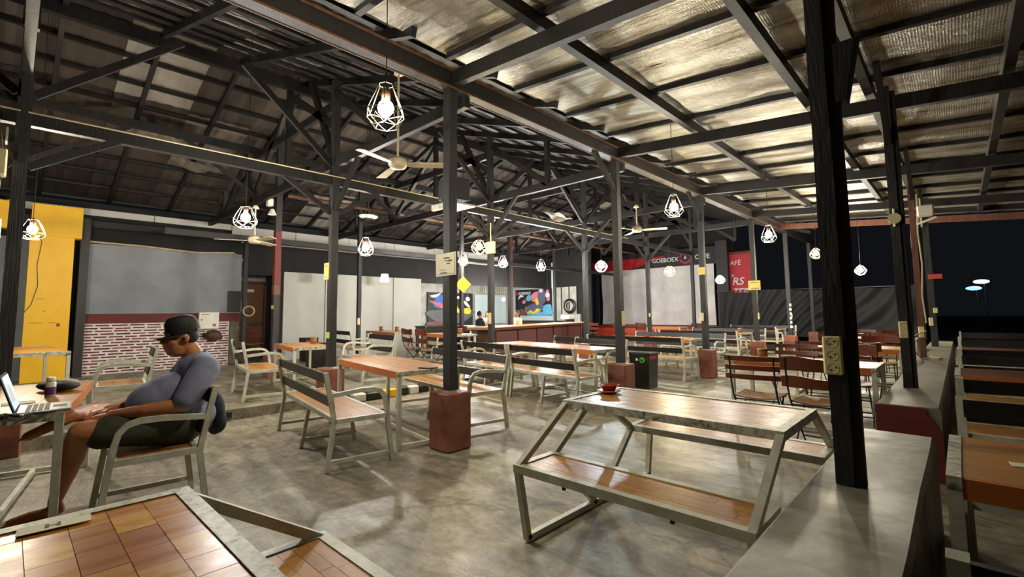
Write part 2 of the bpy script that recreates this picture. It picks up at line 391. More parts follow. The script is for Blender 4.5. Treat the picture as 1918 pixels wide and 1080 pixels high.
# ------------------------------------------------------------------ posts
def post_shaft(m, z0, z1, wd=0.14, seed=0, dbl=False):
    n = 16; h = wd / 2; ring = []
    for j in range(n + 1):
        z = z0 + (z1 - z0) * j / n
        for a, b in ((-1, -1), (1, -1), (1, 1), (-1, 1)):
            e = 0.006 * noise.noise((a * 3 + seed, b * 3, z * 2.5)); ring.append((a * h + e, b * h + e, z))
    fs = [(j * 4 + i, j * 4 + (i + 1) % 4, j * 4 + 4 + (i + 1) % 4, j * 4 + 4 + i) for j in range(n) for i in range(4)]
    fs += [(3, 2, 1, 0), tuple(n * 4 + i for i in range(4))]
    return m.add(ring, fs)
def plinth_mesh(m, s=0.3, h=0.55):
    return m.bevbox(-s / 2, s / 2, -s / 2, s / 2, 0, h, 0.012)
def post(x, y, z1, label, base=0.0, plinth=0.0, wd=0.14, mat='post_wood', group='timber posts of the dining hall', name='timber_post', mortar=True):
    t_ = thing(name, label, 'post', (x, y, base), 0, group)
    part('shaft', t_, None, lambda m: post_shaft(m, max(plinth - 0.02, 0), z1 - base, wd, x * 7 + y), mat)
    if plinth:
        part('plinth', t_, ('pl', plinth), lambda m: plinth_mesh(m, 0.3, plinth), 'plinth_red')
        part('mortar_collar', t_, ('mc',), lambda m: m.lathe([(0.125, 0), (0.09, 0.018)], n=8), 'concrete_smooth', loc=(0, 0, plinth - 0.004))
    return t_
P = [3.07, 6.35, 9.65, 12.95, 16.2, 19.3]
where_p = ['with a framed paper notice', 'standing beside the black litter bin', 'beside the bench end past the litter bin', 'with a yellow card sign, before the black curtain', 'plastered with white stickers before the black curtain', 'close against the black curtain']
posts = {}
for i, y in enumerate(P):
    posts['P%d' % i] = post(-3.76, y, 3.66, 'black timber post on red plinth ' + where_p[i], 0, 0.55, 0.104)
L = [0.0, 3.3, 6.6, 9.9, 13.2, 16.5]
where_l = ['with a cream junction box, behind the laptop table', 'with green tag and yellow notice, on red plinth', 'with a square cream box high up, before the bar', 'at the end of the woven-panel bar', 'before the white sheet, black box strapped on it', 'before the white sheet under the banner lettering']
for i, y in enumerate(L):
    posts['L%d' % i] = post(-6.8, y, 4.93, 'tall black timber post ' + where_l[i], 0, 0.55, 0.108 if i < 2 else 0.1)
posts['M0'] = post(-9.8, 3.6, 5.1, 'black timber post with red-painted middle on red plinth near the brown door', RAISE, 0.42, 0.11)
part('red_band', posts['M0'], None, lambda m: m.box(-0.058, 0.058, -0.058, 0.058, 1.82, 2.85), 'wall_red')
part('bare_patch', posts['M0'], None, lambda m: m.box(-0.059, 0.059, -0.059, 0.059, 1.6, 1.8), 'rust_wood')
for i, (x, y, lab) in enumerate([(-11.2, 6.15, 'slim black post before the pale folding screen'), (-9.8, 8.4, 'slim black post carrying the yellow diamond sign'), (-11.2, 11.75, 'slim black post behind the seated person in beige'), (-11.2, 14.25, 'slim black post beside the painted panel with the logo'), (-13.0, 4.03, 'black post with cables tied to it beside the brown door')]):
    posts['N%d' % i] = post(x, y, 4.6 if i < 4 else 3.3, lab, RAISE, 0, 0.088)
o = post(-11.35, 12.0, 4.4, 'thin rust-brown wooden pole beside a black post', RAISE, 0, 0.09, 'rust_wood')
for i, (y, lab) in enumerate([(2.6, 'split black timber post with large cream power strip rising from the knee wall'), (6.1, 'black timber post with power strip at the start of the second knee wall'), (13.0, 'thick black timber post with an orange tag at the end of the knee wall')]):
    posts['Q%d' % i] = post(-0.42, y, 3.6, lab, WH, 0, 0.074 if i < 2 else 0.11, 'black_wood')
    if i < 2:
        part('batten', posts['Q%d' % i], ('bt',), lambda m: post_shaft(m, 0.0, 3.0, 0.042, 4.4), 'post_wood', loc=(0.053, 0.008, 0))
part('corbel', posts['Q0'], None, lambda m: m.add([(-.01, -.04, 2.1), (.03, -.04, 2.1), (.075, -.035, 2.38), (-.01, -.035, 2.38), (-.01, .05, 2.1), (.03, .05, 2.1), (.09, .04, 2.4), (-.01, .04, 2.38)], [(0, 1, 2, 3), (7, 6, 5, 4), (0, 4, 5, 1), (1, 5, 6, 2), (2, 6, 7, 3), (3, 7, 4, 0)]), 'black_wood', loc=(0.075, 0, -0.38))
posts['Q9'] = post(-0.455, 9.66, 3.25, 'bare reddish wooden pole wrapped with white cable on the knee wall', WH, 0, 0.075, 'rust_wood')

# ------------------------------------------------------------------ lean-to roof (foil on purlins, rafters, beams)
SL = 0.08
def lz(x, z0): return z0 - SL * (x + 3.75)
RX0, RX1, RY0, RY1 = -3.75, 3.4, -3.2, 15.6
ce = struct('ceiling')
for y in P[:4] + [15.5]:
    part('cross_beam', ce, None, lambda m: m.bar((-3.7, y, lz(-3.7, 3.77)), (RX1, y, lz(RX1, 3.77)), 0.075, 0.15), 'black_wood' if y < 15 else 'rust_wood')
part('cross_beam', ce, None, lambda m: m.bar((-3.7, -0.25, lz(-3.7, 3.77)), (RX1, -0.25, lz(RX1, 3.77)), 0.075, 0.15), 'black_wood')
for x in (-2.5, -1.12, -0.56, 0.48, 1.75, 3.2):
    part('rafter', ce, None, lambda m: m.bar((x, RY0, lz(x, 3.93)), (x, RY1, lz(x, 3.93)), 0.08, 0.12), 'black_wood')
part('main_beam', ce, None, lambda m: m.bar((-3.75, RY0, 3.75), (-3.75, 20, 3.75), 0.13, 0.18), 'black_wood')
for dx, dz in ((0.07, -0.085), (-0.07, -0.085), (0.075, 0.09)):
    part('beam_edge', ce, None, lambda m: m.bar((-3.75 + dx, RY0, 3.75 + dz), (-3.75 + dx, 16, 3.75 + dz), 0.014, 0.02), 'rust_edge')
PUR = 1.04
yp = RY0
def foil(m, y0, y1, seed):
    nx, ny = 60, 6; vs = []
    for j in range(ny + 1):
        for i in range(nx + 1):
            x = RX0 + (RX1 - RX0) * i / nx; v_ = j / ny; y = y0 + (y1 - y0) * v_
            sag = 0.03 * math.sin(math.pi * v_) * (0.6 + 0.8 * noise.noise((x * 0.9, seed * 3.7, 0))) + 0.014 * noise.noise((x * 3, y * 5, seed))
            vs.append((x, y, lz(x, 4.055) - sag))
    return m.add(vs, [(j * (nx + 1) + i, (j + 1) * (nx + 1) + i, (j + 1) * (nx + 1) + i + 1, j * (nx + 1) + i + 1) for j in range(ny) for i in range(nx)])
k = 0
while yp < RY1 - 0.05:
    part('purlin', ce, None, lambda m: m.bar((RX0, yp, lz(RX0, 4.02)), (RX1, yp, lz(RX1, 4.02)), 0.06, 0.06), 'black_wood')
    for h in (0, 1):
        k += 1; y0 = yp + h * PUR / 2 - 0.02
        part('foil_sheet', ce, None, lambda m: foil(m, y0, y0 + PUR / 2 + 0.03, k), 'foil', True)
    yp += PUR
part('seam_strip', ce, None, lambda m: m.bar((RX0, RY1, lz(RX0, 4.0)), (RX1, RY1, lz(RX1, 4.0)), 0.03, 0.12), 'black_wood')
part('roof_deck', ce, None, lambda m: m.add([(RX0, RY0, lz(RX0, 4.13)), (RX1, RY0, lz(RX1, 4.13)), (RX1, RY1, lz(RX1, 4.13)), (RX0, RY1, lz(RX0, 4.13))], [(0, 1, 2, 3)]), 'dark_wall')
# short jack studs of the second support row under the rafters
for y in P[1:4]:
    part('knee_brace', ce, None, lambda m: m.bar((-0.42, y - 0.25, 3.0), (-0.42, y - 0.95, 3.6), 0.05, 0.08), 'black_wood')
for y in (6.35, 9.65):
    part('knee_brace', ce, None, lambda m: m.bar((-3.75, y, 3.15), (-3.75, y - 0.6, 3.68), 0.05, 0.08), 'black_wood')

# ------------------------------------------------------------------ hall roof: trusses, battens, old sheets
hr = struct('ceiling.001')
XR, ZR, XE, ZE, XN, ZN = -8.6, 5.6, -13.9, 3.75, -3.6, 3.98
def hz(x): return ZR - (ZR - ZN) * (x - XR) / (XN - XR) if x > XR else ZR - (ZR - ZE) * (XR - x) / (XR - XE)
HY0, HY1 = -5.5, 19.2
y = HY0
for side in (0, 1):
    xs = [XN - (XN - XR) * i / 3 for i in range(4)] if side == 0 else [XR - (XR - XE) * i / 3 for i in range(4)]
    for i in range(3):
        j = 0; y = HY0
        while y < HY1:
            x0, x1 = xs[i] + 0.06, xs[i + 1] - 0.02; dz = random.uniform(0, 0.025); tl = random.uniform(-0.02, 0.02)
            def sheet(m):
                n = 10; vs = []
                for a in range(n + 1):
                    yy = y + 1.1 * a / n; rp = 0.018 * (a % 2)
                    for x in (x0, x1): vs.append((x, yy, hz(max(min(x, XN), XE)) + 0.16 + dz + rp + tl * (a / n - 0.5)))
                return m.add(vs, [(2 * a, 2 * a + 1, 2 * a + 3, 2 * a + 2) for a in range(n)])
            part('roof_sheet', hr, None, sheet, 'roof_sheet')
            y += 1.09
for i in range(10):
    x = XN - (XN - XR) * i / 9.5
    part('batten', hr, None, lambda m: m.bar((x, HY0, hz(x) + 0.1), (x, HY1, hz(x) + 0.1), 0.07, 0.05), 'black_wood')
for i in range(10):
    x = XR - (XR - XE) * (i + 0.3) / 9.6
    part('batten', hr, None, lambda m: m.bar((x, HY0, hz(x) + 0.1), (x, HY1, hz(x) + 0.1), 0.07, 0.05), 'black_wood')
y = HY0 + 0.3
while y < HY1:
    part('rafter', hr, None, lambda m: m.bar((XN, y, hz(XN) + 0.02), (XR, y, hz(XR) + 0.02), 0.06, 0.11), 'black_wood')
    part('rafter', hr, None, lambda m: m.bar((XE, y, hz(XE) + 0.02), (XR, y, hz(XR) + 0.02), 0.06, 0.11), 'black_wood')
    y += 1.1
part('ridge_beam', hr, None, lambda m: m.bar((XR, HY0, 5.5), (XR, HY1, 5.5), 0.1, 0.2), 'black_wood')
for yt in [-3.3] + L:
    seg = [((-3.75, 3.62), (-6.8, 3.62)), ((-6.8, 3.62), (-13.4, 3.62)), ((XR, 3.62), (XR, 5.5)), ((-6.8, 4.2), (XR, 5.3)), ((-10.4, 3.65), (XR, 5.2)), ((-10.4, 3.65), (-10.9, 4.72)),
           ((-12.2, 3.65), (-10.9, 4.6)), ((-5.3, 3.65), (-6.8, 4.75)), ((-5.3, 3.65), (-5.3, 4.45)), ((-6.8, 3.65), (-7.7, 5.2)), ((-12.2, 3.65), (-12.2, 4.2)), ((-6.9, 4.55), (-10.3, 4.55))]
    for (xa, za), (xb, zb) in (seg if yt < 16 else seg[2:]):
        big = za == zb
        part('truss_member', hr, None, lambda m: m.bar((xa, yt, za), (xb, yt, zb), 0.07, 0.14 if big else 0.1), 'black_wood')
part('wall_plate', hr, None, lambda m: m.bar((-6.8, HY0, 3.34), (-6.8, 16.6, 3.34), 0.09, 0.13), 'black_wood')
part('wall_plate', hr, None, lambda m: m.tube([(-6.745, HY0, 3.4), (-6.745, 3.3, 3.41), (-6.745, 12, 3.4)], 0.009, 6), 'cord_cream')
part('wall_plate', hr, None, lambda m: m.bar((-10.1, HY0, 4.62), (-10.1, HY1, 4.62), 0.09, 0.13), 'black_wood')
part('wall_plate', hr, None, lambda m: m.bar((-11.2, 2, 3.0), (-11.2, HY1, 3.0), 0.08, 0.12), 'black_wood')
part('wall_plate', hr, None, lambda m: m.bar((-13.3, HY0, 3.3), (-13.3, HY1, 3.3), 0.08, 0.14), 'black_wood')
for y in L[:5]:
    for s in (-1, 1):
        part('knee_brace', hr, None, lambda m: m.bar((-6.8, y + s * 0.06, 2.85), (-6.8, y + s * 0.75, 3.3), 0.05, 0.07), 'black_wood')
        part('knee_brace', hr, None, lambda m: m.bar((-6.8, y + s * 0.06, 3.6), (-6.8, y + s * 1.3, 4.7), 0.05, 0.08), 'black_wood')
        part('knee_brace', hr, None, lambda m: m.bar((-10.1, y + s * 0.06, 3.7), (-10.1, y + s * 1.3, 4.6), 0.05, 0.07), 'black_wood')
    part('knee_brace', hr, None, lambda m: m.bar((-6.75, y, 2.9), (-6.05, y, 3.6), 0.05, 0.07), 'black_wood')
part('gas_pipe', hr, None, lambda m: m.tube([(-10.4, 4, 3.9), (-10.4, 19, 3.9)], 0.05, 8), 'rust_edge')
# loose flaps of old lining hanging under the far slope
for (x, y, z, s) in ((-10.7, 1.7, 4.75, 0.6), (-11.4, 2.4, 4.5, 0.5), (-10.9, 3.2, 4.7, 0.35), (-9.6, 12.5, 4.6, 0.6), (-10.3, 10.2, 4.2, 0.4)):
    def flap(m):
        vs = [(x + s * (i / 4 - 0.5) + 0.05 * noise.noise((i, j, x)), y + s * 1.3 * (j / 4 - 0.5), z + 0.12 * noise.noise((i * 0.7, j * 0.7, y)) - 0.06 * j * s) for j in range(5) for i in range(5)]
        return m.add(vs, [(j * 5 + i, j * 5 + i + 1, j * 5 + i + 6, j * 5 + i + 5) for j in range(4) for i in range(4)])
    part('lining_flap', hr, None, flap, 'foil', True)

# ------------------------------------------------------------------ far wall of the hall
WXL = -13.3
wl = struct('wall_left', MB().box(WXL - 0.12, WXL, -5, 4.0, RAISE, 3.35), 'dark_wall')
part('grey_panel', wl, None, lambda m: m.box(WXL, WXL + 0.04, 0.95, 4.02, 1.4, 2.88), 'grey_panel')
part('hatch', wl, None, lambda m: m.box(WXL, WXL + 0.045, 3.72, 4.03, 1.42, 1.95), 'hole_black')
part('wall_cap', wl, None, lambda m: m.box(WXL, WXL + 0.1, 0.95, 3.98, 1.2, 1.4), 'wall_red')
bed = part('brick_bed', wl, None, lambda m: m.box(WXL, WXL + 0.06, 0.95, 3.78, RAISE, 1.2), 'mortar_white')
part('stone_jamb', wl, None, lambda m: m.bevbox(WXL, WXL + 0.09, 3.78, 3.99, RAISE, 1.38, 0.02), 'stone')
rows = 17; rh = (1.2 - RAISE - 0.03) / rows
for r in range(rows):
    y = 0.96 + (0.13 if r % 2 else 0.0)
    while y < 3.75:
        ln = random.uniform(0.2, 0.27)
        y1 = min(y + ln, 3.77)
        if y1 - y > 0.06:
            b = part('brick', bed, ('brick',), lambda m: m.bevbox(0, 0.012, 0, 1, 0, rh * 0.42, 0.003), 'brick_red', loc=(WXL + 0.057, y, RAISE + 0.03 + r * rh + random.uniform(-0.003, 0.003)))
            b.scale = (1, y1 - y, random.uniform(0.85, 1.15))
        y = y1 + 0.045
# clerestory strip of pale boards above
cl = struct('trim_1')
for i in range(9):
    y0 = -1.0 + i * 1.6
    part('fascia_board', cl, None, lambda m: m.box(WXL - 0.1, WXL - 0.07, y0, y0 + 1.585, 3.5 if i < 3 else 3.2, 3.64 if i < 3 else 3.62), 'screen_white')
struct('wall_upper', MB().box(WXL - 0.35, WXL - 0.25, -5, 20, 2.4, 3.8), 'dark_wall')
# recess with the brown door
dr = struct('wall_recess', MB().box(-14.5, -14.4, 3.4, 7, RAISE, 3.3), 'plaster')
struct('wall_recess.001', MB().box(-14.4, WXL - 0.02, 5.0, 5.06, RAISE, 2.5), 'charcoal')
struct('wall_recess.002', MB().box(-14.4, WXL - 0.14, 3.3, 3.4, RAISE, 3.3), 'dark_wall')
d1 = struct('door_1', MB().box(-14.400, -14.350, 4.25, 4.98, RAISE, 2.2), 'door_brown')
part('door_rail', d1, None, lambda m: m.box(-14.350, -14.335, 4.25, 4.98, 1.05, 1.12), 'brown_dark')
part('door_frame', d1, None, lambda m: m.box(-14.360, -14.310, 4.2, 4.27, RAISE, 2.25).box(-14.360, -14.310, 4.94, 5.0, RAISE, 2.25).box(-14.360, -14.310, 4.2, 5.0, 2.2, 2.28), 'brown_dark')
part('door_notice', d1, None, lambda m: m.box(-14.350, -14.340, 4.5, 4.68, 1.98, 2.06), 'paper')
part('meter_box', d1, None, lambda m: m.bevbox(-14.350, -14.260, 4.28, 4.5, 1.45, 1.78, 0.01), 'grey_panel')
# folding screen
ps = thing('folding_screen', 'tall pale grey folding screen standing behind the dining tables', 'screen', (WXL, 5.07, RAISE))
ys_ = [0, 1.15, 2.25, 3.4, 4.48]
for i in range(4):
    part('screen_panel', ps, None, lambda m: m.box(0, 0.05 + 0.03 * (i % 2), ys_[i], ys_[i + 1] - 0.012, 0, 2.37), 'screen_white')
# back room
struct('wall_back_room', MB().box(-16.15, -16.05, 9.0, 17.1, RAISE, 3.2), 'plaster')
struct('wall_back', MB().box(-16.1, -13.42, 17.0, 17.1, RAISE, 3.6), 'blue_white')
struct('wall_back.001', MB().box(-13.42, -11.4, 17.0, 17.1, RAISE, 4.4), 'dark_wall')
wb2 = struct('wall_low_back', MB().box(-13.4, -11.9, 16.85, 16.98, RAISE, 1.25), 'plaster')
bp = thing('blue_white_panel', 'plain pale blue panel behind the seated people', 'panel', (-16.0, 14.45, RAISE))
part('panel_sheet', bp, None, lambda m: m.box(0, 0.04, 0.02, 2.05, 0.72, 2.05), 'blue_white')
lt = struct('window_1')
for i in range(13):
    part('lattice_slat', lt, ('ls',), lambda m: m.box(0, 0.02, 0, 0.05, 2.25, 3.0), 'cream_metal', loc=(-16.02, 15.0 + i * 0.14, 0))
# plain boards propped beside the tyre
for i in range(3):
    tag(link('leaning_board', MB().box(-13.3 + i * 0.42, -12.95 + i * 0.42, 16.9, 16.94, 1.25, 2.45).mesh('leaning_board', 'plaster')), 'grey upright board standing on the low plaster wall', 'board', 'grey boards beside the tyre')
ty = thing('tyre', 'black car tyre leaning on the low plaster wall', 'tyre', (-12.4, 16.8, 1.27))
def torus(m, R, r, n=24, k=8):
    vs = [((R + r * math.cos(b)) * math.cos(a), 0.6 * r * math.sin(b), R + r + (R + r * math.cos(b)) * math.sin(a)) for a in [2 * math.pi * i / n for i in range(n)] for b in [2 * math.pi * j / k for j in range(k)]]
    return m.add(vs, [(i * k + j, i * k + (j + 1) % k, ((i + 1) % n) * k + (j + 1) % k, ((i + 1) % n) * k + j) for i in range(n) for j in range(k)])
part('tyre_body', ty, None, lambda m: torus(m, 0.25, 0.08), 'black_plastic', True)
part('whitewall', ty, None, lambda m: torus(m, 0.19, 0.008), 'white_plastic', True, loc=(0, -0.05, 0.132))

# two painted panels, their shapes cut from board and laid on
def blob(pts, t0, n=4):
    """smooth closed outline through pts (2-D)"""
    out = []; m = len(pts)
    for i in range(m):
        p0, p1, p2, p3 = [Vector(pts[(i + d) % m]) for d in (-1, 0, 1, 2)]
        for s in range(n):
            t_ = s / n; out.append(0.5 * ((2 * p1) + (p2 - p0) * t_ + (2 * p0 - 5 * p1 + 4 * p2 - p3) * t_ ** 2 + (3 * p1 - p0 - 3 * p2 + p3) * t_ ** 3))
    return out
for nm, c in (('paint_pink', srgb(226, 122, 140)), ('paint_blue', srgb(52, 96, 176)), ('paint_coral', srgb(226, 96, 88)), ('paint_lightblue', srgb(96, 176, 216)), ('paint_yellow', srgb(232, 200, 50)), ('paint_slate', srgb(92, 96, 128)), ('paint_white', srgb(222, 222, 226)), ('paint_brown', srgb(110, 66, 70)), ('paint_grey', srgb(88, 88, 92))):
    simple(nm, c, 0.6)
def mural(name, label, origin, xdir, nrm, W, Hh, shapes):
    t_ = thing(name, label, 'mural', origin)
    xd, nr = Vector(xdir), Vector(nrm)
    def P3(u, v, d): return xd * u + Vector((0, 0, 1)) * v + nr * d
    c = [(0, 0), (W, 0), (W, Hh), (0, Hh)]
    part('board', t_, None, lambda m: m.add([P3(a, b, 0) for a, b in c] + [P3(a, b, 0.03) for a, b in c], [(0, 1, 2, 3), (7, 6, 5, 4), (0, 4, 5, 1), (1, 5, 6, 2), (2, 6, 7, 3), (3, 7, 4, 0)]), 'banner_black')
    for k, (mt, pts) in enumerate(shapes):
        bl = blob([(a * W, b * Hh) for a, b in pts], 0); d = 0.034 + 0.0015 * k; n = len(bl)
        part('painted_shape', t_, None, lambda m: m.add([P3(p.x, p.y, d) for p in bl] + [P3(p.x, p.y, 0.029) for p in bl], [tuple(range(n))] + [(i, (i + 1) % n, (i + 1) % n + n, i + n) for i in range(n)]), mt)
    return t_, P3
mural('painted_panel', 'dark painted panel with pink and blue swirls and a boat-like bowl', (-16.0, 11.85, 0.82), (0, 1, 0), (1, 0, 0), 2.5, 1.4, [
    ('paint_grey', [(0.02, .45), (.98, .48), (.9, .2), (.65, .07), (.35, .07), (.1, .2)]),
    ('paint_blue', [(.12, .6), (.2, .9), (.38, .92), (.42, .7), (.3, .52)]), ('paint_coral', [(.05, .75), (.1, .68), (.35, .5), (.55, .45), (.5, .6), (.3, .66)]),
    ('paint_pink', [(.3, .85), (.45, .97), (.6, .85), (.5, .66), (.38, .7)]), ('paint_coral', [(.32, .05), (.5, .2), (.55, .42), (.48, .38), (.36, .18)]),
    ('paint_white', [(.05, .9), (.2, .95), (.28, 1.0), (.2, .88), (.12, .84)]), ('paint_yellow', [(.58, .42), (.62, .62), (.66, .5), (.72, .6), (.72, .4)]),
    ('paint_yellow', [(.8, .36), (.8, .52), (.93, .52), (.93, .36)]), ('paint_white', [(.78, .75), (.85, .72), (.93, .56), (.88, .56), (.8, .66)]), ('paint_white', [(.55, .86), (.66, .9), (.72, .84), (.64, .82)]),
    ('paint_brown', [(.0, .02), (.0, .12), (.25, .12), (.3, .02)])])
mu2, P3 = mural('painted_panel', 'dark painted panel with pink, blue and yellow waves and white lettering', (-15.76, 16.98, 1.2), (1, 0, 0), (0, -1, 0), 2.26, 1.22, [
    ('paint_slate', [(.28, .3), (.45, .42), (.6, .5), (.75, .42), (.85, .25), (.6, .12), (.4, .14)]), ('paint_pink', [(.45, .6), (.5, .85), (.66, .9), (.64, .7), (.55, .52)]),
    ('paint_slate', [(.62, .7), (.7, .98), (.8, .95), (.85, .6), (.75, .42), (.66, .5)]), ('paint_white', [(.66, .92), (.7, 1.0), (.77, .96), (.74, .86)]), ('paint_pink', [(.85, .9), (.92, .95), (.95, .6), (.88, .55)]),
    ('paint_yellow', [(.55, .62), (.62, .66), (.66, .45), (.6, .4)]), ('paint_lightblue', [(.32, .02), (.36, .16), (.5, .1), (.6, .2), (.78, .12), (.98, .2), (.98, .02)]),
    ('paint_yellow', [(.28, .34), (.33, .12), (.42, .2), (.52, .14), (.6, .26), (.7, .22), (.66, .16), (.52, .06), (.42, .12), (.33, .04)]), ('paint_lightblue', [(.3, .62), (.38, .8), (.46, .7), (.4, .55)]),
    ('paint_lightblue', [(.78, .1), (.8, .36), (.97, .4), (.98, .1)]), ('paint_white', [(.08, .62), (.14, .8), (.24, .76), (.2, .72), (.14, .7)]), ('paint_pink', [(.2, .5), (.24, .6), (.3, .55), (.26, .46)]),
    ('paint_brown', [(.0, .02), (.02, .18), (.2, .26), (.34, .1), (.3, .02)]), ('paint_lightblue', [(.44, .72), (.48, .82), (.52, .76)])])
def text(s, parent, loc, rot, size, mat, name='lettering', bold=0.0, shear=0):
    c = bpy.data.curves.new(name, 'FONT'); c.body = s; c.size = size; c.offset = bold; c.extrude = 0.003; c.shear = shear; c.resolution_u = 3
    tmp = bpy.data.objects.new('tmp_text', c); COL.objects.link(tmp); bpy.context.view_layer.update()
    me = bpy.data.meshes.new_from_object(tmp.evaluated_get(bpy.context.evaluated_depsgraph_get())); bpy.data.objects.remove(tmp)
    me.materials.clear(); me.materials.append(MATS[mat])
    o = link(name, me, parent, loc, rot); o['kind'] = 'stuff'; return o
text('GOEBOEX', mu2, (0.22, -0.06, 1.0), (math.pi / 2, 0, 0), 0.17, 'paint_white', bold=0.004)
part('logo_mark', mu2, None, lambda m: m.box(0.05, 0.17, -0.06, -0.05, 0.96, 1.14), 'banner_red')
# framed windows under the first mural, cabinet under the second
for i in range(3):
    x = thing('low_cabinet', 'dark framed low cabinet with pale panes under the boat mural', 'cabinet', (-15.95, 11.9 + i * 0.85, RAISE), 0, 'low cabinets under the mural')
    part('frame', x, ('lc',), lambda m: m.box(0, 0.3, 0, 0.8, 0, 0.08).box(0, 0.3, 0, 0.06, 0, 0.62).box(0, 0.3, 0.74, 0.8, 0, 0.62).box(0, 0.3, 0, 0.8, 0.56, 0.62).box(0, 0.3, 0.38, 0.42, 0, 0.6), 'black_wood')
    part('pane', x, ('lp',), lambda m: m.box(0.1, 0.12, 0.06, 0.38, 0.08, 0.56), 'plaster'); part('pane', x, ('lp2',), lambda m: m.box(0.1, 0.12, 0.42, 0.74, 0.08, 0.56), 'plaster')
cb = thing('sideboard', 'long dark sideboard under the painted panel with lettering', 'sideboard', (-15.0, 16.4, RAISE))
part('body', cb, None, lambda m: m.box(0, 2.6, 0, 0.4, 0.1, 0.78), 'brown_dark'); part('top', cb, None, lambda m: m.box(-0.05, 2.65, -0.03, 0.43, 0.78, 0.84), 'black_wood')
for i in range(4): part('leg', cb, None, lambda m: m.box(0.05 + (i % 2) * 2.45, 0.13 + (i % 2) * 2.45, 0.03 + (i // 2) * 0.28, 0.1 + (i // 2) * 0.28, 0, 0.1), 'black_wood')
for i in range(3): part('door', cb, None, lambda m: m.box(0.05 + i * 0.85, 0.83 + i * 0.85, -0.015, 0, 0.15, 0.74), 'brown_dark')
wc = thing('water_dispenser', 'white water dispenser beside the black post at the bar end', 'dispenser', (-11.6, 15.6, RAISE))
part('body', wc, None, lambda m: m.bevbox(-0.2, 0.2, -0.2, 0.2, 0, 0.8, 0.03), 'cream_plastic'); part('tap_head', wc, None, lambda m: m.bevbox(-0.2, 0.2, -0.26, 0.2, 0.92, 1.08, 0.03), 'white_plastic'); part('neck', wc, None, lambda m: m.box(-0.18, 0.18, 0.02, 0.18, 0.8, 0.92), 'black_plastic')

# ------------------------------------------------------------------ stage, sheet, banners, curtain
stg = thing('stage', 'low orange-red painted stage platform below the white sheet', 'stage', (-13.4, 18.6, 0))
part('platform', stg, None, lambda m: m.box(0, 6.2, 0, 1.9, 0, 0.7), 'orange_paint')
part('front_edge', stg, None, lambda m: m.box(-0.02, 6.22, -0.03, 0.02, 0.62, 0.72), 'wall_red')
def drape(m, W, Hh, folds, amp, seed, nx=90, ny=26, sagtop=0.0, diag=0.0):
    vs = []
    for j in range(ny + 1):
        for i in range(nx + 1):
            u, v_ = i / nx, j / ny
            ph = folds * 2 * math.pi * (u + diag * (1 - v_) * math.sin(3 * u))
            d = amp * (0.5 + 0.5 * (1 - v_)) * (math.sin(ph + 2 * noise.noise((u * 3, v_, seed))) * 0.5 + 0.9 * noise.noise((u * folds * 0.8, v_ * 1.5, seed)))
            vs.append((u * W, d, v_ * Hh - sagtop * math.sin(math.pi * (u * 3 % 1)) * v_))
    return m.add(vs, [(j * (nx + 1) + i, j * (nx + 1) + i + 1, (j + 1) * (nx + 1) + i + 1, (j + 1) * (nx + 1) + i) for j in range(ny) for i in range(nx)])
tag(link('white_sheet', drape(MB(), 5.45, 2.55, 4, 0.11, 3).mesh('white_sheet', 'sheet_cloth', True), None, (-12.78, 20.0, 0.73)), 'wide white cloth sheet hung across the back of the stage', 'sheet')
bn = thing('banner', 'black and red banner with lettering above the white sheet', 'banner', (-13.4, 20.05, 3.27))
part('banner_cloth', bn, None, lambda m: m.box(0, 6.2, 0, 0.03, 0, 0.75), 'banner_black')
part('red_field', bn, None, lambda m: m.add([(0, -0.01, 0.0), (2.1, -0.01, 0.0), (4.0, -0.01, 0.52), (0, -0.01, 0.52), (0, 0.0, 0), (2.1, 0.0, 0), (4.0, 0.0, 0.52), (0, 0.0, 0.52)], [(0, 1, 2, 3), (7, 6, 5, 4), (0, 4, 5, 1), (1, 5, 6, 2), (2, 6, 7, 3), (3, 7, 4, 0)]), 'banner_red')
text('GOEBOEX', bn, (3.3, -0.02, 0.24), (math.pi / 2, 0, 0), 0.27, 'paint_white', bold=0.004)
text('CAFE', bn, (5.28, -0.02, 0.26), (math.pi / 2, 0, 0), 0.27, 'paint_white', bold=0.004)
def arc(m, R, r, a0, a1, n=12):
    vs = []; 
    for i in range(n + 1):
        a = a0 + (a1 - a0) * i / n
        vs += [(R * math.cos(a), 0, R * math.sin(a)), (r * math.cos(a), 0, r * math.sin(a)), (R * math.cos(a), 0.006, R * math.sin(a)), (r * math.cos(a), 0.006, r * math.sin(a))]
    fs = []
    for i in range(n):
        o = i * 4; fs += [(o, o + 1, o + 5, o + 4), (o + 2, o + 6, o + 7, o + 3), (o, o + 4, o + 6, o + 2), (o + 1, o + 3, o + 7, o + 5)]
    return m.add(vs, fs)
part('logo_arc', bn, None, lambda m: arc(m, 0.27, 0.18, 0.35, 2.9), 'banner_red', loc=(4.86, -0.02, 0.36))
part('logo_arc', bn, None, lambda m: arc(m, 0.27, 0.18, 3.3, 6.0), 'banner_red', loc=(4.86, -0.02, 0.36))
part('logo_mark', bn, None, lambda m: m.add([(-0.06, 0, -0.05), (0.0, 0, 0.1), (0.06, 0, -0.03), (-0.06, 0.006, -0.05), (0.0, 0.006, 0.1), (0.06, 0.006, -0.03)], [(0, 1, 2), (5, 4, 3), (0, 3, 4, 1), (1, 4, 5, 2), (2, 5, 3, 0)]), 'paint_white', loc=(4.86, -0.02, 0.36))
struct('wall_stage', MB().box(-14.5, -6.7, 20.6, 20.7, 0, 5.2), 'dark_wall')
pil = struct('column', MB().box(-7.2, -6.75, 19.9, 20.3, 0, 4.2), 'charcoal')
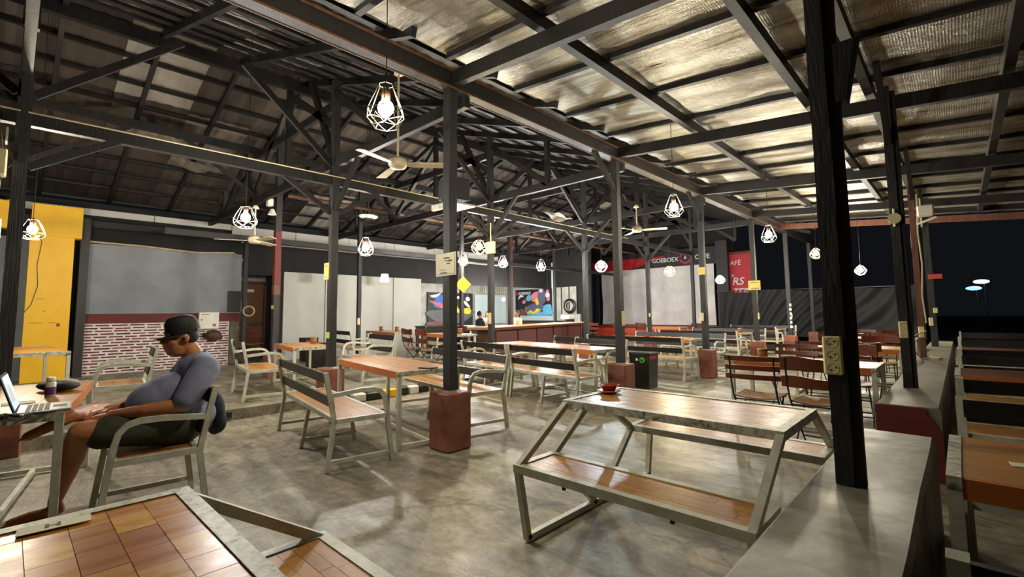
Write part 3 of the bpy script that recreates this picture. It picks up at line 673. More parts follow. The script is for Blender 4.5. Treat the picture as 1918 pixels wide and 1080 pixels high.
tag(link('side_flat', MB().box(-13.6, -12.85, 19.8, 19.9, 0.725, 3.25).mesh('side_flat', 'navy')), 'dark navy flat closing the side of the stage', 'panel')
rb = thing('red_banner', 'red vertical banner with white script lettering beside the stage', 'banner', (-6.75, 20.15, 1.6))
part('banner_cloth', rb, None, lambda m: m.box(0, 0.82, 0, 0.03, 0, 2.02), 'banner_red')
part('top_rail', rb, None, lambda m: m.box(-0.05, 0.87, -0.02, 0.05, 2.0, 2.1), 'wall_red')
text('AFÉ', rb, (0.02, -0.01, 1.56), (math.pi / 2, 0, 0), 0.26, 'paint_white')
text('X', rb, (0.05, -0.01, 1.08), (math.pi / 2, 0, 0), 0.17, 'paint_white')
text('RS', rb, (0.06, -0.01, 0.76), (math.pi / 2, 0, 0), 0.42, 'paint_white', bold=0.004, shear=0.25)
text('TER', rb, (0.06, -0.01, 0.36), (math.pi / 2, 0, 0), 0.36, 'paint_white', bold=0.004, shear=0.25)
tag(link('black_curtain', drape(MB(), 6.25, 1.75, 11, 0.22, 9, sagtop=0.08, diag=0.3).mesh('black_curtain', 'curtain_black', True), None, (-7.08, 19.75, 0.35)), 'long black cloth curtain strung between posts behind the folding chairs', 'curtain')
tag(link('curtain_rail', MB().tube([(-7.3, 19.77, 2.09), (-4.5, 19.77, 2.08), (-0.8, 19.77, 2.06)], 0.012).mesh('curtain_rail', 'black_plastic')), 'thin black line that carries the black curtain', 'rail')
tag(link('blue_strip_light', MB().box(-13.95, -13.85, 20.57, 20.6, 1.6, 2.2).mesh('blue_strip_light', 'blue_strip')), 'blue lit strip in the dark gap beside the stage', 'light')
# far lights outside in the dark
for (x, y, z, mt, lab) in ((0.84, 33.0, 2.62, 'far_lamp', 'warm lamp far out in the dark yard'), (0.55, 33.0, 2.3, 'blue_lamp', 'blue lamp far out in the dark yard')):
    lp = thing('yard_lamp', lab, 'lamp', (x, y, z))
    part('bulb', lp, None, lambda m: m.ball((0, 0, 0), (0.3, 0.12, 0.1)), mt, True); part('pole', lp, None, lambda m: m.tube([(0.1, 0.1, -z), (0.1, 0.1, 0)], 0.04), 'black_plastic')

# ------------------------------------------------------------------ bar
br = thing('bar_counter', 'long bar counter with reddish woven panels and a wooden top', 'bar', (-7.95, 7.65, RAISE), math.radians(12.5))
part('body', br, None, lambda m: m.box(-0.5, -0.05, 0.25, 5.5, 0, 0.8), 'brown_dark')
for i in range(5): part('woven_panel', br, ('wp',), lambda m: m.box(-0.03, 0.0, 0.02, 0.98, 0.02, 0.76), 'weave_red', loc=(0, 0.3 + i * 1.03, 0))
for i in range(6): part('batten', br, ('bb',), lambda m: m.box(-0.04, 0.015, -0.02, 0.02, 0, 0.8), 'wall_red', loc=(0, 0.3 + i * 1.03, 0))
part('bar_top', br, None, lambda m: m.bevbox(-0.65, 0.06, 0, 5.8, 0.8, 0.87, 0.015), 'wood_slat'); part('top_edge', br, None, lambda m: m.box(0.055, 0.085, 0, 5.8, 0.79, 0.85), 'wood_dark')

# ------------------------------------------------------------------ yellow stall pillar
yp_ = thing('yellow_pillar', 'bright yellow painted pillar with a wide head beside the brick wall', 'pillar', (-12.75, 0.5, RAISE))
part('shaft', yp_, None, lambda m: m.box(-0.12, 0.12, -0.3, 0.32, 0, 2.75), 'yellow_paint')
part('head', yp_, None, lambda m: m.box(-0.13, 0.15, -0.3, 0.42, 2.75, 3.36), 'yellow_paint')
part('small_plate', yp_, None, lambda m: m.box(0.12, 0.127, 0.14, 0.19, 1.03, 1.09), 'red_plastic')
for z, y0, y1 in ((1.55, -0.16, -0.04), (1.1, -0.24, -0.05), (1.1, 0.02, 0.12), (1.32, -0.06, -0.02)): part('scratch', yp_, None, lambda m: m.box(0.12, 0.1215, y0, y1, z, z + 0.008), 'ink_dark')
part('cable', yp_, None, lambda m: m.tube([(0.125, -0.16, 3.3), (0.126, -0.14, 2.6), (0.126, -0.18, 2.2), (0.126, -0.15, 1.8), (0.126, -0.22, 1.45), (0.126, -0.3, 1.3)], 0.005, 4), 'ink_dark')
tag(link('yellow_beam', MB().box(-12.87, -12.62, -2.2, -0.1, 2.98, 3.49).mesh('yellow_beam', 'yellow_paint')), 'yellow painted cross board of the stall beside the pillar', 'board')
tag(link('stall_post', MB().box(-13.05, -12.9, 0.93, 1.07, RAISE, 3.35).mesh('stall_post', 'black_wood')), 'black upright between the yellow pillar and grey wall panel', 'post')
wl2 = struct('wall_stall', MB().box(-13.29, -13.2, -4, 0.85, RAISE, 2.9), 'grey_panel')
tag(link('white_tube', MB().tube([(-9.3, -0.16, 2.02), (-9.3, -0.16, 2.65)], 0.03).mesh('white_tube', 'white_plastic')), 'white upright lamp tube at the stall', 'lamp')

# ------------------------------------------------------------------ furniture
def bench(x, y, rz, Ln, label, group='long benches with backs', z=0.0, planks=3, name='bench', arms=True):
    """origin at the middle of the footprint, sitter looks along +y"""
    t_ = thing(name, label, 'bench' if Ln > 0.8 else 'chair', (x, y, z), math.radians(rz), group)
    h = Ln / 2; S = 0.43
    ce_ = 'cream_metal'
    part('seat_frame', t_, (Ln,), lambda m: m.box(-h, h, -0.235, -0.2, S - 0.04, S).box(-h, h, 0.2, 0.235, S - 0.04, S).box(-h, -h + 0.035, -0.2, 0.2, S - 0.04, S).box(h - 0.035, h, -0.2, 0.2, S - 0.04, S), ce_)
    pw = 0.4 / planks
    for i in range(planks):
        part('seat_plank', t_, (Ln, planks), lambda m: m.box(-h + 0.035, h - 0.035, 0.0015, pw - 0.0015, S - 0.03, S - 0.002), 'wood_table', loc=(0, -0.2 + i * pw, 0))
    for zz, hh in ((0.52, 0.095), (0.725, 0.09)):
        yy = -0.235 - (zz - S) * 0.2
        part('back_slat', t_, (Ln, zz), lambda m: m.add([(-h + 0.03, yy + 0.005, zz), (h - 0.03, yy + 0.005, zz), (h - 0.03, yy + 0.027, zz), (-h + 0.03, yy + 0.027, zz)] + [(a * (h - 0.03), yy + b - hh * 0.2, zz + hh) for a, b in ((-1, 0.005), (1, 0.005), (1, 0.027), (-1, 0.027))], [(3, 2, 1, 0), (4, 5, 6, 7), (0, 1, 5, 4), (1, 2, 6, 5), (2, 3, 7, 6), (3, 0, 4, 7)]), 'black_slat')
    for sx in (-1, 1):
        xx = sx * (h - 0.018)
        part('rear_leg', t_, ('rl',), lambda m: m.sqtube([(0, -0.29, 0), (0, -0.235, S - 0.02), (0, -0.235 - 0.4 * 0.2, 0.83)], 0.036), ce_, loc=(xx, 0, 0))
        if arms:
            pts = [(0, -0.27, 0.63), (0, -0.02, 0.655), (0, 0.1, 0.655), (0, 0.165, 0.635), (0, 0.205, 0.59), (0, 0.222, 0.52), (0, 0.235, S), (0, 0.29, 0)]
            part('arm_and_front_leg', t_, ('al',), lambda m: m.sqtube(pts, 0.036), ce_, loc=(xx, 0, 0))
        else:
            part('front_leg', t_, ('fl',), lambda m: m.sqtube([(0, 0.235, S - 0.02), (0, 0.29, 0)], 0.036), ce_, loc=(xx, 0, 0))
        part('foot_rail', t_, ('fr',), lambda m: m.box(-0.016, 0.016, -0.28, 0.28, 0.06, 0.092), ce_, loc=(xx, 0, 0))
    if Ln > 1.3:
        part('middle_leg', t_, ('ml',), lambda m: m.sqtube([(0, -0.2, S - 0.03), (0, -0.27, 0)], 0.034), ce_); part('middle_leg', t_, ('ml2',), lambda m: m.sqtube([(0, 0.2, S - 0.03), (0, 0.27, 0)], 0.034), ce_)
        part('foot_rail', t_, ('fr',), lambda m: m.box(-0.016, 0.016, -0.28, 0.28, 0.06, 0.092), ce_)
    return t_
def table(x, y, rz, Ln, label, group='wooden tables with cream steel legs', z=0.0, W=0.68, planks=4, top='wood_table', name='dining_table', Ht=0.75):
    t_ = thing(name, label, 'table', (x, y, z), math.radians(rz), group)
    h, q = Ln / 2, W / 2
    pw = (W - 0.02) / planks
    for i in range(planks):
        part('top_plank', t_, (Ln, W, planks, Ht), lambda m: m.box(-h + 0.04, h - 0.04, 0.001, pw - 0.001, Ht - 0.03, Ht), top, loc=(0, -q + 0.01 + i * pw, 0))
    for s in (-1, 1):
        part('apron', t_, (Ln, W, Ht), lambda m: m.box(-h + 0.04, h - 0.04, -0.01, 0.01, Ht - 0.07, Ht - 0.001), 'wood_apron', loc=(0, s * (q - 0.002), 0))
        part('end_rail', t_, (W, Ht), lambda m: m.box(-0.02, 0.02, -q - 0.01, q + 0.01, Ht - 0.045, Ht + 0.003), 'cream_metal_worn', loc=(s * (h - 0.02), 0, 0))
        for s2 in (-1, 1):
            part('leg', t_, ('leg', Ht), lambda m: m.box(-0.02, 0.02, -0.02, 0.02, 0, Ht - 0.03), 'cream_metal', loc=(s * (h - 0.02), s2 * (q - 0.01), 0))
        part('foot_rail', t_, (W,), lambda m: m.box(-0.016, 0.016, -q + 0.02, q - 0.02, 0.01, 0.045), 'cream_metal', loc=(s * (h - 0.02), 0, 0))
    part('floor_rail', t_, (Ln,), lambda m: m.box(-h + 0.04, h - 0.04, -0.016, 0.016, 0.01, 0.045), 'cream_metal')
    return t_
def picnic(x, y, label, blocks):
    """table with two joined side seats; origin at the middle; long side along x"""
    t_ = thing('picnic_table', label, 'table', (x, y, 0))
    h = 0.65; worn = 'cream_metal_worn'; w = 0.036
    def rect(m, y0, y1, z, fw_=0.045):
        return m.box(-h, h, y0, y0 + fw_, z - 0.045, z).box(-h, h, y1 - fw_, y1, z - 0.045, z).box(-h, -h + fw_, y0 + fw_, y1 - fw_, z - 0.045, z).box(h - fw_, h, y0 + fw_, y1 - fw_, z - 0.045, z)
    part('top_frame', t_, None, lambda m: rect(m, -0.35, 0.35, 0.75), worn)
    for s in (-1, 1): part('seat_frame', t_, None, lambda m: rect(m, min(s * 0.47, s * 0.83), max(s * 0.47, s * 0.83), 0.45), 'cream_metal')
    for sx in (-1, 1):
        xx = sx * (h - w / 2)
        part('floor_rail', t_, None, lambda m: m.box(xx - w / 2, xx + w / 2, -0.74, 0.74, 0, w), 'cream_metal')
        for s in (-1, 1):
            part('outer_leg', t_, None, lambda m: m.sqtube([(xx, s * 0.73, 0.01), (xx, s * 0.81, 0.43)], w), 'cream_metal')
            part('outer_strut', t_, None, lambda m: m.sqtube([(xx, s * 0.81, 0.43), (xx, s * 0.335, 0.725)], w), 'cream_metal')
            if sx > 0: continue
            part('inner_strut', t_, None, lambda m: m.sqtube([(xx, s * 0.485, 0.43), (xx, s * 0.05, 0.71)], w), 'cream_metal')
            part('inner_leg', t_, None, lambda m: m.sqtube([(xx, s * 0.485, 0.42), (xx, s * 0.03, 0.02)], w), 'cream_metal')
    def boards(nm, y0, y1, z, rows, lens, mat):
        pw = (y1 - y0) / rows
        for r in range(rows):
            xx = -h + 0.045; first = True
            while xx < h - 0.05:
                ln = random.uniform(*lens) * (random.uniform(0.3, 1) if first else 1); first = False
                xe = min(xx + ln, h - 0.045)
                if h - 0.045 - xe < 0.05: xe = h - 0.045
                o = part(nm, t_, (z, rows, 'b'), lambda m: m.box(0, 1, 0.0008, pw - 0.0008, -0.022, 0), mat, loc=(xx, y0 + r * pw, z - 0.004 - random.uniform(0, 0.0008)))
                o.scale = (xe - xx - 0.0016, 1, 1); xx = xe
    if blocks: boards('top_block', -0.305, 0.305, 0.75, 7, (0.09, 0.16), 'wood_block')
    else: boards('top_plank', -0.305, 0.305, 0.75, 9, (0.25, 0.45), 'wood_table')
    for s in (-1, 1):
        boards('seat_plank', min(s * 0.515, s * 0.785), max(s * 0.515, s * 0.785), 0.45, 5, (0.2, 0.4), 'wood_table')
        for q in (-0.3, 0.3): part('bolt', t_, ('bolt',), lambda m: m.lathe([(0.012, -0.02), (0.012, 0)], n=6), 'hole_black', loc=(q, s * 0.81, 0.405))
    return t_
def fold_chair(x, y, rz, label, kind, z=0.0):
    t_ = thing('folding_chair', label, 'chair', (x, y, z), math.radians(rz), 'folding chairs at the wooden tables')
    def side(m, s):
        xx = s * 0.2
        m.tube([(xx, -0.27, 0.87), (xx, -0.235, 0.62), (xx, -0.18, 0.48), (xx, 0.02, 0.24), (xx, 0.22, 0.0)], 0.009, 6)
        return m
    def side2(m, s):
        xx = s * 0.175
        return m.tube([(xx, 0.2, 0.44), (xx, 0.0, 0.24), (xx, -0.24, 0.0)], 0.009, 6)
    for s in (-1, 1):
        part('back_leg', t_, ('s', s), lambda m: side(m, s), 'black_plastic'); part('front_leg', t_, ('s2', s), lambda m: side2(m, s), 'black_plastic')
    part('stretcher', t_, ('st',), lambda m: m.tube([(-0.2, 0.14, 0.09), (0.2, 0.14, 0.09)], 0.008, 6), 'black_plastic'); part('stretcher', t_, ('st2',), lambda m: m.tube([(-0.175, -0.16, 0.09), (0.175, -0.16, 0.09)], 0.008, 6), 'black_plastic')
    part('seat_rail', t_, ('sr',), lambda m: m.tube([(-0.2, 0.2, 0.44), (0.2, 0.2, 0.44)], 0.008, 6), 'black_plastic'); part('seat_rail', t_, ('sr2',), lambda m: m.tube([(-0.2, -0.16, 0.43), (0.2, -0.16, 0.43)], 0.008, 6), 'black_plastic')
    for i in range(6):
        yy = -0.15 + i * 0.07
        def slat(m):
            vs = []
            for k in range(9):
                xx = -0.205 + 0.41 * k / 8; zz = 0.455 - 0.02 * math.sin(math.pi * k / 8)
                vs += [(xx, 0, zz), (xx, 0.055, zz), (xx, 0.055, zz + 0.014), (xx, 0, zz + 0.014)]
            fs = [(3, 2, 1, 0), (32, 33, 34, 35)]
            for k in range(8):
                o = k * 4; fs += [(o + a, o + (a + 1) % 4, o + 4 + (a + 1) % 4, o + 4 + a) for a in range(4)]
            return m.add(vs, fs)
        part('seat_slat', t_, ('sl',), slat, 'wood_slat', loc=(0, yy, 0))
    rows_ = ((0.64, 0.05), (0.73, 0.05), (0.82, 0.05)) if kind == 'slats' else ((0.6, 0.1), (0.76, 0.12))
    for zz, hh in rows_:
        def bs(m):
            vs = []
            for k in range(9):
                u = k / 8; xx = -0.25 + 0.5 * u; yy = -0.225 - 0.04 * math.sin(math.pi * u) - (zz - 0.6) * 0.12; wv = (0.012 * math.sin(2 * math.pi * u) if kind != 'slats' else 0)
                vs += [(xx, yy, zz), (xx, yy + 0.018, zz), (xx, yy + 0.01, zz + hh + wv), (xx, yy - 0.008, zz + hh + wv)]
            fs = [(3, 2, 1, 0), (32, 33, 34, 35)]
            for k in range(8):
                o = k * 4; fs += [(o + a, o + (a + 1) % 4, o + 4 + (a + 1) % 4, o + 4 + a) for a in range(4)]
            return m.add(vs, fs)
        part('back_slat', t_, (kind, zz), bs, 'wood_dark')
    return t_

picnic(-1.29, 2.88, 'cream steel picnic table with joined seats against the knee wall, red ashtray on top', False)
picnic(-1.29, 0.10, 'worn picnic table topped with orange wood blocks, frame paint flaking', True)
RZ = -9.5
# first row, by the notice post
bench(-4.85, 2.35, RZ, 1.93, 'black-backed bench on the open floor side of the notice-post table')
table(-4.95, 3.17, RZ, 1.9, 'wooden table beside the post with the paper notice')
bench(-4.95, 3.98, RZ + 180, 1.9, 'black-backed bench behind the notice post, turned to its table')
# the man's table
table(-4.96, 0.07, RZ, 1.83, 'worn wooden table holding the open laptop')
bench(-4.18, 0.74, 180 - 4, 0.62, 'cream steel armchair in which the man in the cap sits', 'cream steel armchairs', name='armchair')
bench(-7.25, 0.95, 180 - 6, 0.62, 'empty cream steel armchair before the red and white brick wall', 'cream steel armchairs', z=RAISE, name='armchair')
table(-9.6, 0.22, 4, 2.0, 'wooden table standing before the yellow pillar', z=RAISE, W=0.6)
bench(-7.78, 2.66, RZ, 1.15, 'short two-seat bench on the raised floor before the brick wall', z=RAISE)
table(-8.35, 3.55, RZ, 1.5, 'small wooden table behind the post with the green tag', z=RAISE, W=0.62, Ht=0.68)
bench(-8.0, 4.55, RZ + 180, 1.25, 'short bench behind the green-tag post, turned to the small table', z=RAISE)
bench(-10.85, 5.75, RZ, 1.9, 'bench on the raised floor with its back to the green-tag post', z=RAISE)
table(-10.9, 6.95, RZ, 1.95, 'wooden table with two bamboo tissue cups before the pale screen', z=RAISE)
bench(-10.6, 7.95, RZ + 180, 1.7, 'bench between the cup table and the pale screen', z=RAISE)
bench(-9.3, 8.2, RZ + 180, 0.75, 'cream armchair behind the notice post near the black cabinet', 'cream steel armchairs', z=RAISE, name='armchair')
table(-8.3, 6.75, RZ, 1.2, 'small wooden table just before the bar counter', z=RAISE, W=0.62)
fold_chair(-8.6, 6.1, RZ, 'dark folding chair at the cup end of the small table by the bar', 'board', RAISE); fold_chair(-7.95, 6.0, RZ, 'dark folding chair at the small table, nearest the square-box post', 'board', RAISE)
fold_chair(-8.98, 7.45, RZ + 190, 'dark folding chair between the small table and the bar', 'board', RAISE)
# rows along the plinth posts
g2 = 'beside the black litter bin'
bench(-4.53, 5.72, RZ, 1.5, 'bench with its back to the notice post at the long double table')
bench(-6.03, 5.98, RZ, 1.4, 'bench joined end to end with its neighbour at the long double table')
table(-4.66, 6.52, RZ, 1.42, 'glossy wooden table by the litter bin, half of the long double table'); table(-6.0, 6.75, RZ, 1.22, 'wooden table near the bar, half of the long double table')
bench(-5.02, 7.36, RZ + 180, 1.3, 'bench beside the litter bin turned to the long double table'); bench(-6.08, 7.72, RZ + 180, 0.72, 'bench turned to the long double table, before the bar end')
rowtxt = ['past the litter bin', 'before the white sheet', 'close to the stage']
for k in range(3):
    yc = 9.85 + 3.3 * k; Lk = 2.3 if k == 0 else 2.1; xc = -4.95
    bench(xc, yc - 0.72, RZ * 0.5, Lk, 'bench turned away from the litter bin, in the row ' + rowtxt[k]); table(xc - 0.08, yc, RZ * 0.5, Lk - 0.1, 'long wooden table in the row ' + rowtxt[k]); bench(xc, yc + 0.78, RZ * 0.5 + 180, Lk, 'bench facing the litter bin, in the row ' + rowtxt[k])
# folding-chair tables along the knee wall
fts = ['opposite the picnic table', 'second from the picnic table', 'before the black curtain']
for k, yc in enumerate((6.1, 8.95, 11.9)):
    table(-1.3, yc, 0, 1.35, 'wooden table with folding chairs ' + fts[k], W=0.7, top='wood_table' if k else 'wood_table')
    fold_chair(-1.55, yc - 0.78, 2, 'slatted folding chair on the picnic-table side of the table ' + fts[k], 'slats'); fold_chair(-1.02, yc - 0.8, -4, 'board-backed folding chair on the picnic-table side of the table ' + fts[k], 'board')
    fold_chair(-1.62, yc + 0.8, 178, 'slatted folding chair on the curtain side of the table ' + fts[k], 'slats'); fold_chair(-1.0, yc + 0.82, 183, 'board-backed folding chair on the curtain side of the table ' + fts[k], 'board')
for i, (x, y, r) in enumerate(((-10.2, 17.3, 10), (-9.2, 17.4, -8), (-7.0, 17.5, 5), (-11.3, 17.0, 20))):
    fold_chair(x, y, r, ('dark folding chair standing in front of the orange stage' if i < 3 else 'dark folding chair at the end of the stage beside the bar'), 'board')
table(-8.0, 16.9, 0, 1.3, 'small wooden table at the foot of the stage')
# rows beyond the knee wall
rr = ['opposite the split post', 'next to the red wall end', 'level with the reddish pole', 'last before the dark yard']
for k in range(4):
    y0 = 1.64 + 3.35 * k; xc = 1.12
    bench(xc, y0, 0, 2.35, 'bench beyond the knee wall facing the yard, row ' + rr[k], arms=False)
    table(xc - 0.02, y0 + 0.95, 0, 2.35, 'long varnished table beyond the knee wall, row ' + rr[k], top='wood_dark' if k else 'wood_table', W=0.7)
    bench(xc, y0 + 1.72, 180, 2.35, 'bench beyond the knee wall turned from the yard, row ' + rr[k], arms=False)

# ------------------------------------------------------------------ pendant lamps
def cage_mesh(m, kind):
    if kind == 'tall': rt_, zt, rm, zm, rb_, zb = 0.05, 0.18, 0.132, -0.01, 0.085, -0.125
    elif kind == 'round': rt_, zt, rm, zm, rb_, zb = 0.06, 0.14, 0.14, -0.02, 0.09, -0.12
    else: rt_, zt, rm, zm, rb_, zb = 0.055, 0.12, 0.14, 0.01, 0.065, -0.12
    n = 6; R = 0.0036
    T = [Vector((rt_ * math.cos(a), rt_ * math.sin(a), zt)) for a in [2 * math.pi * (i + 0.2) / n for i in range(n)]]
    M = [Vector((rm * math.cos(a), rm * math.sin(a), zm)) for a in [2 * math.pi * (i + 0.2) / n for i in range(n)]]
    M2 = [Vector((rm * 0.97 * math.cos(a), rm * 0.97 * math.sin(a), zm - 0.05)) for a in [2 * math.pi * (i + 0.7) / n for i in range(n)]]
    B = [Vector((rb_ * math.cos(a), rb_ * math.sin(a), zb)) for a in [2 * math.pi * (i + 0.2) / n for i in range(n)]]
    for i in range(n):
        j = (i + 1) % n
        for a, b in ((T[i], T[j]), (T[i], M[i]), (M[i], M2[i]), (M2[i], M[j]), (M[i], M[j]), (M2[i], B[i]), (M2[i], B[j]), (B[i], B[j])):
            m.tube([a, b], R, 4, False)
    return m
def lamp(x, y, z, label, bulb='bulb_warm', kind='tall', cage='cage_yellow', top=None, s=1.0):
    t_ = thing('pendant_lamp', label, 'lamp', (x, y, z), random.uniform(0, 1), 'caged pendant lamps')
    c = part('cage', t_, (kind,), lambda m: cage_mesh(m, kind), cage); c.scale = (s, s, s)
    b = part('bulb', t_, ('bulb',), lambda m: m.ball((0, 0, 0.01), (0.055, 0.055, 0.06), 14, 10), bulb, True)
    part('socket', t_, ('sock',), lambda m: m.lathe([(0.024, 0.06), (0.03, 0.075), (0.03, 0.14), (0.02, 0.16)], n=10), 'brown_dark', True)
    if top is None: top = (lz(x, 4.04) if x > -3.75 else hz(x) + 0.165)
    part('cord', t_, None, lambda m: m.tube([(0, 0, 0.15), (0.004, 0, (top - z) * 0.5), (0, 0, top - z)], 0.004, 5), 'cord_black')
    return t_
LAMPS = [(-2.84, 1.74, 2.75, 'large bright caged lamp before the notice post', 'bulb_dim', 'tall', 'cage_yellow'),
 (-6.49, 1.99, 2.55, 'squat caged lamp hanging before the grey wall panel', 'bulb_white', 'round', 'cage_yellow'),
 (-9.0, 0.16, 2.5, 'caged lamp glowing beside the yellow pillar', 'bulb_warm', 'round', 'cage_yellow'),
 (-7.3, 4.12, 2.45, 'caged lamp above the green-tag post table', 'bulb_white', 'tall', 'cage_white'),
 (-9.5, 8.2, 2.72, 'small caged lamp just above the yellow diamond sign', 'bulb_white', 'tall', 'cage_white'),
 (-6.03, 5.57, 2.47, 'yellow diamond-shaped caged lamp beside the square cream box', 'bulb_yellow', 'diamond', 'cage_yellow'),
 (-8.77, 8.96, 2.66, 'white caged lamp over the near end of the bar', 'bulb_white', 'tall', 'cage_white'),
 (-8.04, 9.66, 2.55, 'white caged lamp over the middle of the bar', 'bulb_white', 'tall', 'cage_white'),
 (-5.68, 8.89, 2.32, 'cool white caged lamp against the red end of the banner', 'bulb_cool', 'diamond', 'cage_white'),
 (-2.83, 6.33, 2.77, 'caged lamp under the foil roof over the folding chairs', 'bulb_dim', 'tall', 'cage_white'),
 (-5.03, 10.87, 2.28, 'caged lamp hanging before the white sheet', 'bulb_yellow', 'diamond', 'cage_yellow'),
 (-2.43, 9.35, 2.67, 'caged lamp under the foil roof before the black curtain', 'bulb_dim', 'tall', 'cage_white'),
 (-2.5, 13.6, 2.7, 'small yellowish caged lamp beside the split post', 'bulb_yellow', 'diamond', 'cage_yellow'),
 (-2.2, 14.9, 2.5, 'tiny white caged lamp just past the split post', 'bulb_white', 'tall', 'cage_white'),
 (-1.85, 15.4, 2.34, 'low warm caged lamp over the far folding chairs', 'bulb_warm', 'diamond', 'cage_yellow'),
 (-5.14, 14.48, 2.24, 'white caged lamp beside the red vertical banner', 'bulb_white', 'diamond', 'cage_white')]
for a in LAMPS: lamp(*a)
for (x, y, z, lab) in ((-9.3, 13.6, 2.0, 'bare white bulb beside the post at the bar end'), (-13.2, 11.6, 1.85, 'bare white bulb in front of the boat mural'), (-13.0, 13.3, 1.85, 'bare bulb low beside the rust-brown pole'), (-11.6, 14.3, 2.0, 'bare bulb beside the lettered painted panel')):
    t_ = thing('bulb_lamp', lab, 'lamp', (x, y, z)); part('bulb', t_, ('bulb2',), lambda m: m.ball((0, 0, 0), 0.06, 12, 8), 'bulb_white', True)
    part('cord', t_, None, lambda m: m.tube([(0, 0, 0.05), (0, 0, hz(max(x, XE)) + 0.165 - z)], 0.005, 5), 'cord_black')
for (x, y, z, lab) in ((-12.6, 6.1, 2.42, 'small pale fabric-shaded lamp above the pale screen beside the yellow notice'), (-12.6, 7.75, 2.42, 'small pale fabric-shaded lamp over the middle of the pale screen')):
    t_ = thing('shaded_lamp', lab, 'lamp', (x, y, z)); part('shade', t_, ('shd',), lambda m: m.lathe([(0.13, -0.12), (0.135, -0.06), (0.1, 0.12)], n=14), 'shade_glow', True)
    part('cord', t_, None, lambda m: m.tube([(0, 0, 0.12), (0, 0, hz(x) + 0.165 - z)], 0.005, 5), 'cord_black')

# ------------------------------------------------------------------ ceiling fans
def fan(x, y, z, rz, label, top, blade=0.6):
    t_ = thing('ceiling_fan', label, 'fan', (x, y, z), math.radians(rz), 'cream ceiling fans')
    part('motor', t_, ('mot',), lambda m: m.lathe([(0.02, -0.05), (0.085, -0.04), (0.11, 0.0), (0.1, 0.05), (0.04, 0.09)], n=18), 'fan_cream', True)
    for k in range(3):
        part('blade', t_, ('bl', blade), lambda m: m.add([(0.09, -0.03, 0.006), (0.2, -0.055, 0.012), (blade, -0.07, 0.008), (blade + 0.02, 0, 0.0), (blade, 0.06, -0.012), (0.2, 0.05, -0.008), (0.09, 0.03, -0.004)] + [(0.09, -0.03, -0.002), (0.2, -0.055, 0.004), (blade, -0.07, 0.0), (blade + 0.02, 0, -0.008), (blade, 0.06, -0.02), (0.2, 0.05, -0.016), (0.09, 0.03, -0.012)],
            [tuple(range(7)), tuple(reversed(range(7, 14)))] + [(i, i + 7, (i + 1) % 7 + 7, (i + 1) % 7) for i in range(7)]), 'fan_cream', rot=(0, 0, k * 2 * math.pi / 3))
    part('rod', t_, None, lambda m: m.tube([(0, 0, 0.08), (0, 0, top - z)], 0.012, 8), 'fan_cream'); part('canopy', t_, ('can',), lambda m: m.lathe([(0.06, -0.06), (0.03, 0.0)], n=12), 'fan_cream', True, loc=(0, 0, top - z))
fan(-4.64, 3.01, 3.05, 47, 'large cream ceiling fan beside the notice post', 4.2)
fan(-4.9, 9.1, 3.05, 20, 'cream ceiling fan before the red end of the banner', 3.6)
fan(-9.1, 2.95, 2.66, 10, 'cream ceiling fan above the grey wall panel', 3.3)

# ------------------------------------------------------------------ power strips, boxes, signs on the posts
def strip(x, y, z, n, label, face='-y', s=1.0, host=None):
    """cream wall socket strip; face: which way it looks"""
    t_ = thing('power_strip', label, 'power strip', (x, y, z), {'-y': 0, '+x': math.pi / 2}[face], 'cream power strips on the posts')
    hh = 0.055 * n * s; w_ = 0.036 * s
    part('case', t_, (n, s), lambda m: m.bevbox(-w_, w_, -0.022, 0.0, -hh / 2, hh / 2, 0.007), 'cream_plastic')
    for i in range(n):
        zc = -hh / 2 + 0.0275 * s + i * 0.055 * s
        so = part('socket', t_, (s,), lambda m: m.add([(0.021 * s * math.cos(a), -0.0225, 0.021 * s * math.sin(a)) for a in [2 * math.pi * k / 14 for k in range(14)]] + [(0.016 * s * math.cos(a), -0.0205, 0.016 * s * math.sin(a)) for a in [2 * math.pi * k / 14 for k in range(14)]], [(k, (k + 1) % 14, (k + 1) % 14 + 14, k + 14) for k in range(14)] + [tuple(range(14, 28))]), 'paper_yellow', loc=(0, -0.0008, zc))
        for q in (-1, 1): part('pin_hole', so, (s, 'ph'), lambda m: m.box(-0.003 * s, 0.003 * s, -0.0225, -0.0206, -0.003 * s, 0.003 * s), 'hole_black', loc=(q * 0.009 * s, -0.0005, q * 0.006 * s))
    return t_
strip(-0.43, 2.562, 1.115, 3, 'big cream three-socket strip on the split post', s=1.04)
strip(-0.42, 6.062, 1.115, 3, 'cream three-socket strip on the post at the second knee wall'); strip(-0.455, 9.622, 0.96, 3, 'cream three-socket strip on the bare reddish pole')
strip(-0.45, 12.943, 1.05, 3, 'cream socket strip low on the thick post with the orange tag'); strip(-0.37, 12.943, 1.28, 2, 'small cream socket pair on the thick post')
strip(-3.692, 6.33, 1.22, 4, 'cream socket strip on the post by the litter bin', '+x'); strip(-3.692, 12.9, 1.18, 3, 'cream socket strip on the post with the yellow card', '+x')
strip(-6.748, 6.5, 1.22, 4, 'cream socket strip on the post before the bar', '+x'); strip(-6.748, 13.1, 1.22, 2, 'small cream socket on the post before the white sheet', '+x')
strip(-11.155, 6.12, 1.15, 3, 'cream socket strip on the slim post at the pale screen', '+x'); strip(-3.79, 9.59, 1.2, 3, 'cream socket strip on the post past the litter bin'); strip(-3.692, 16.1, 1.15, 2, 'cream socket on the stickered post', '+x')
def plate(name, label, cat, x0, x1, y0, y1, z0, z1, mat, group=None):
    return tag(link(name, MB().bevbox(x0, x1, y0, y1, z0, z1, 0.002).mesh(name, mat)), label, cat, group)
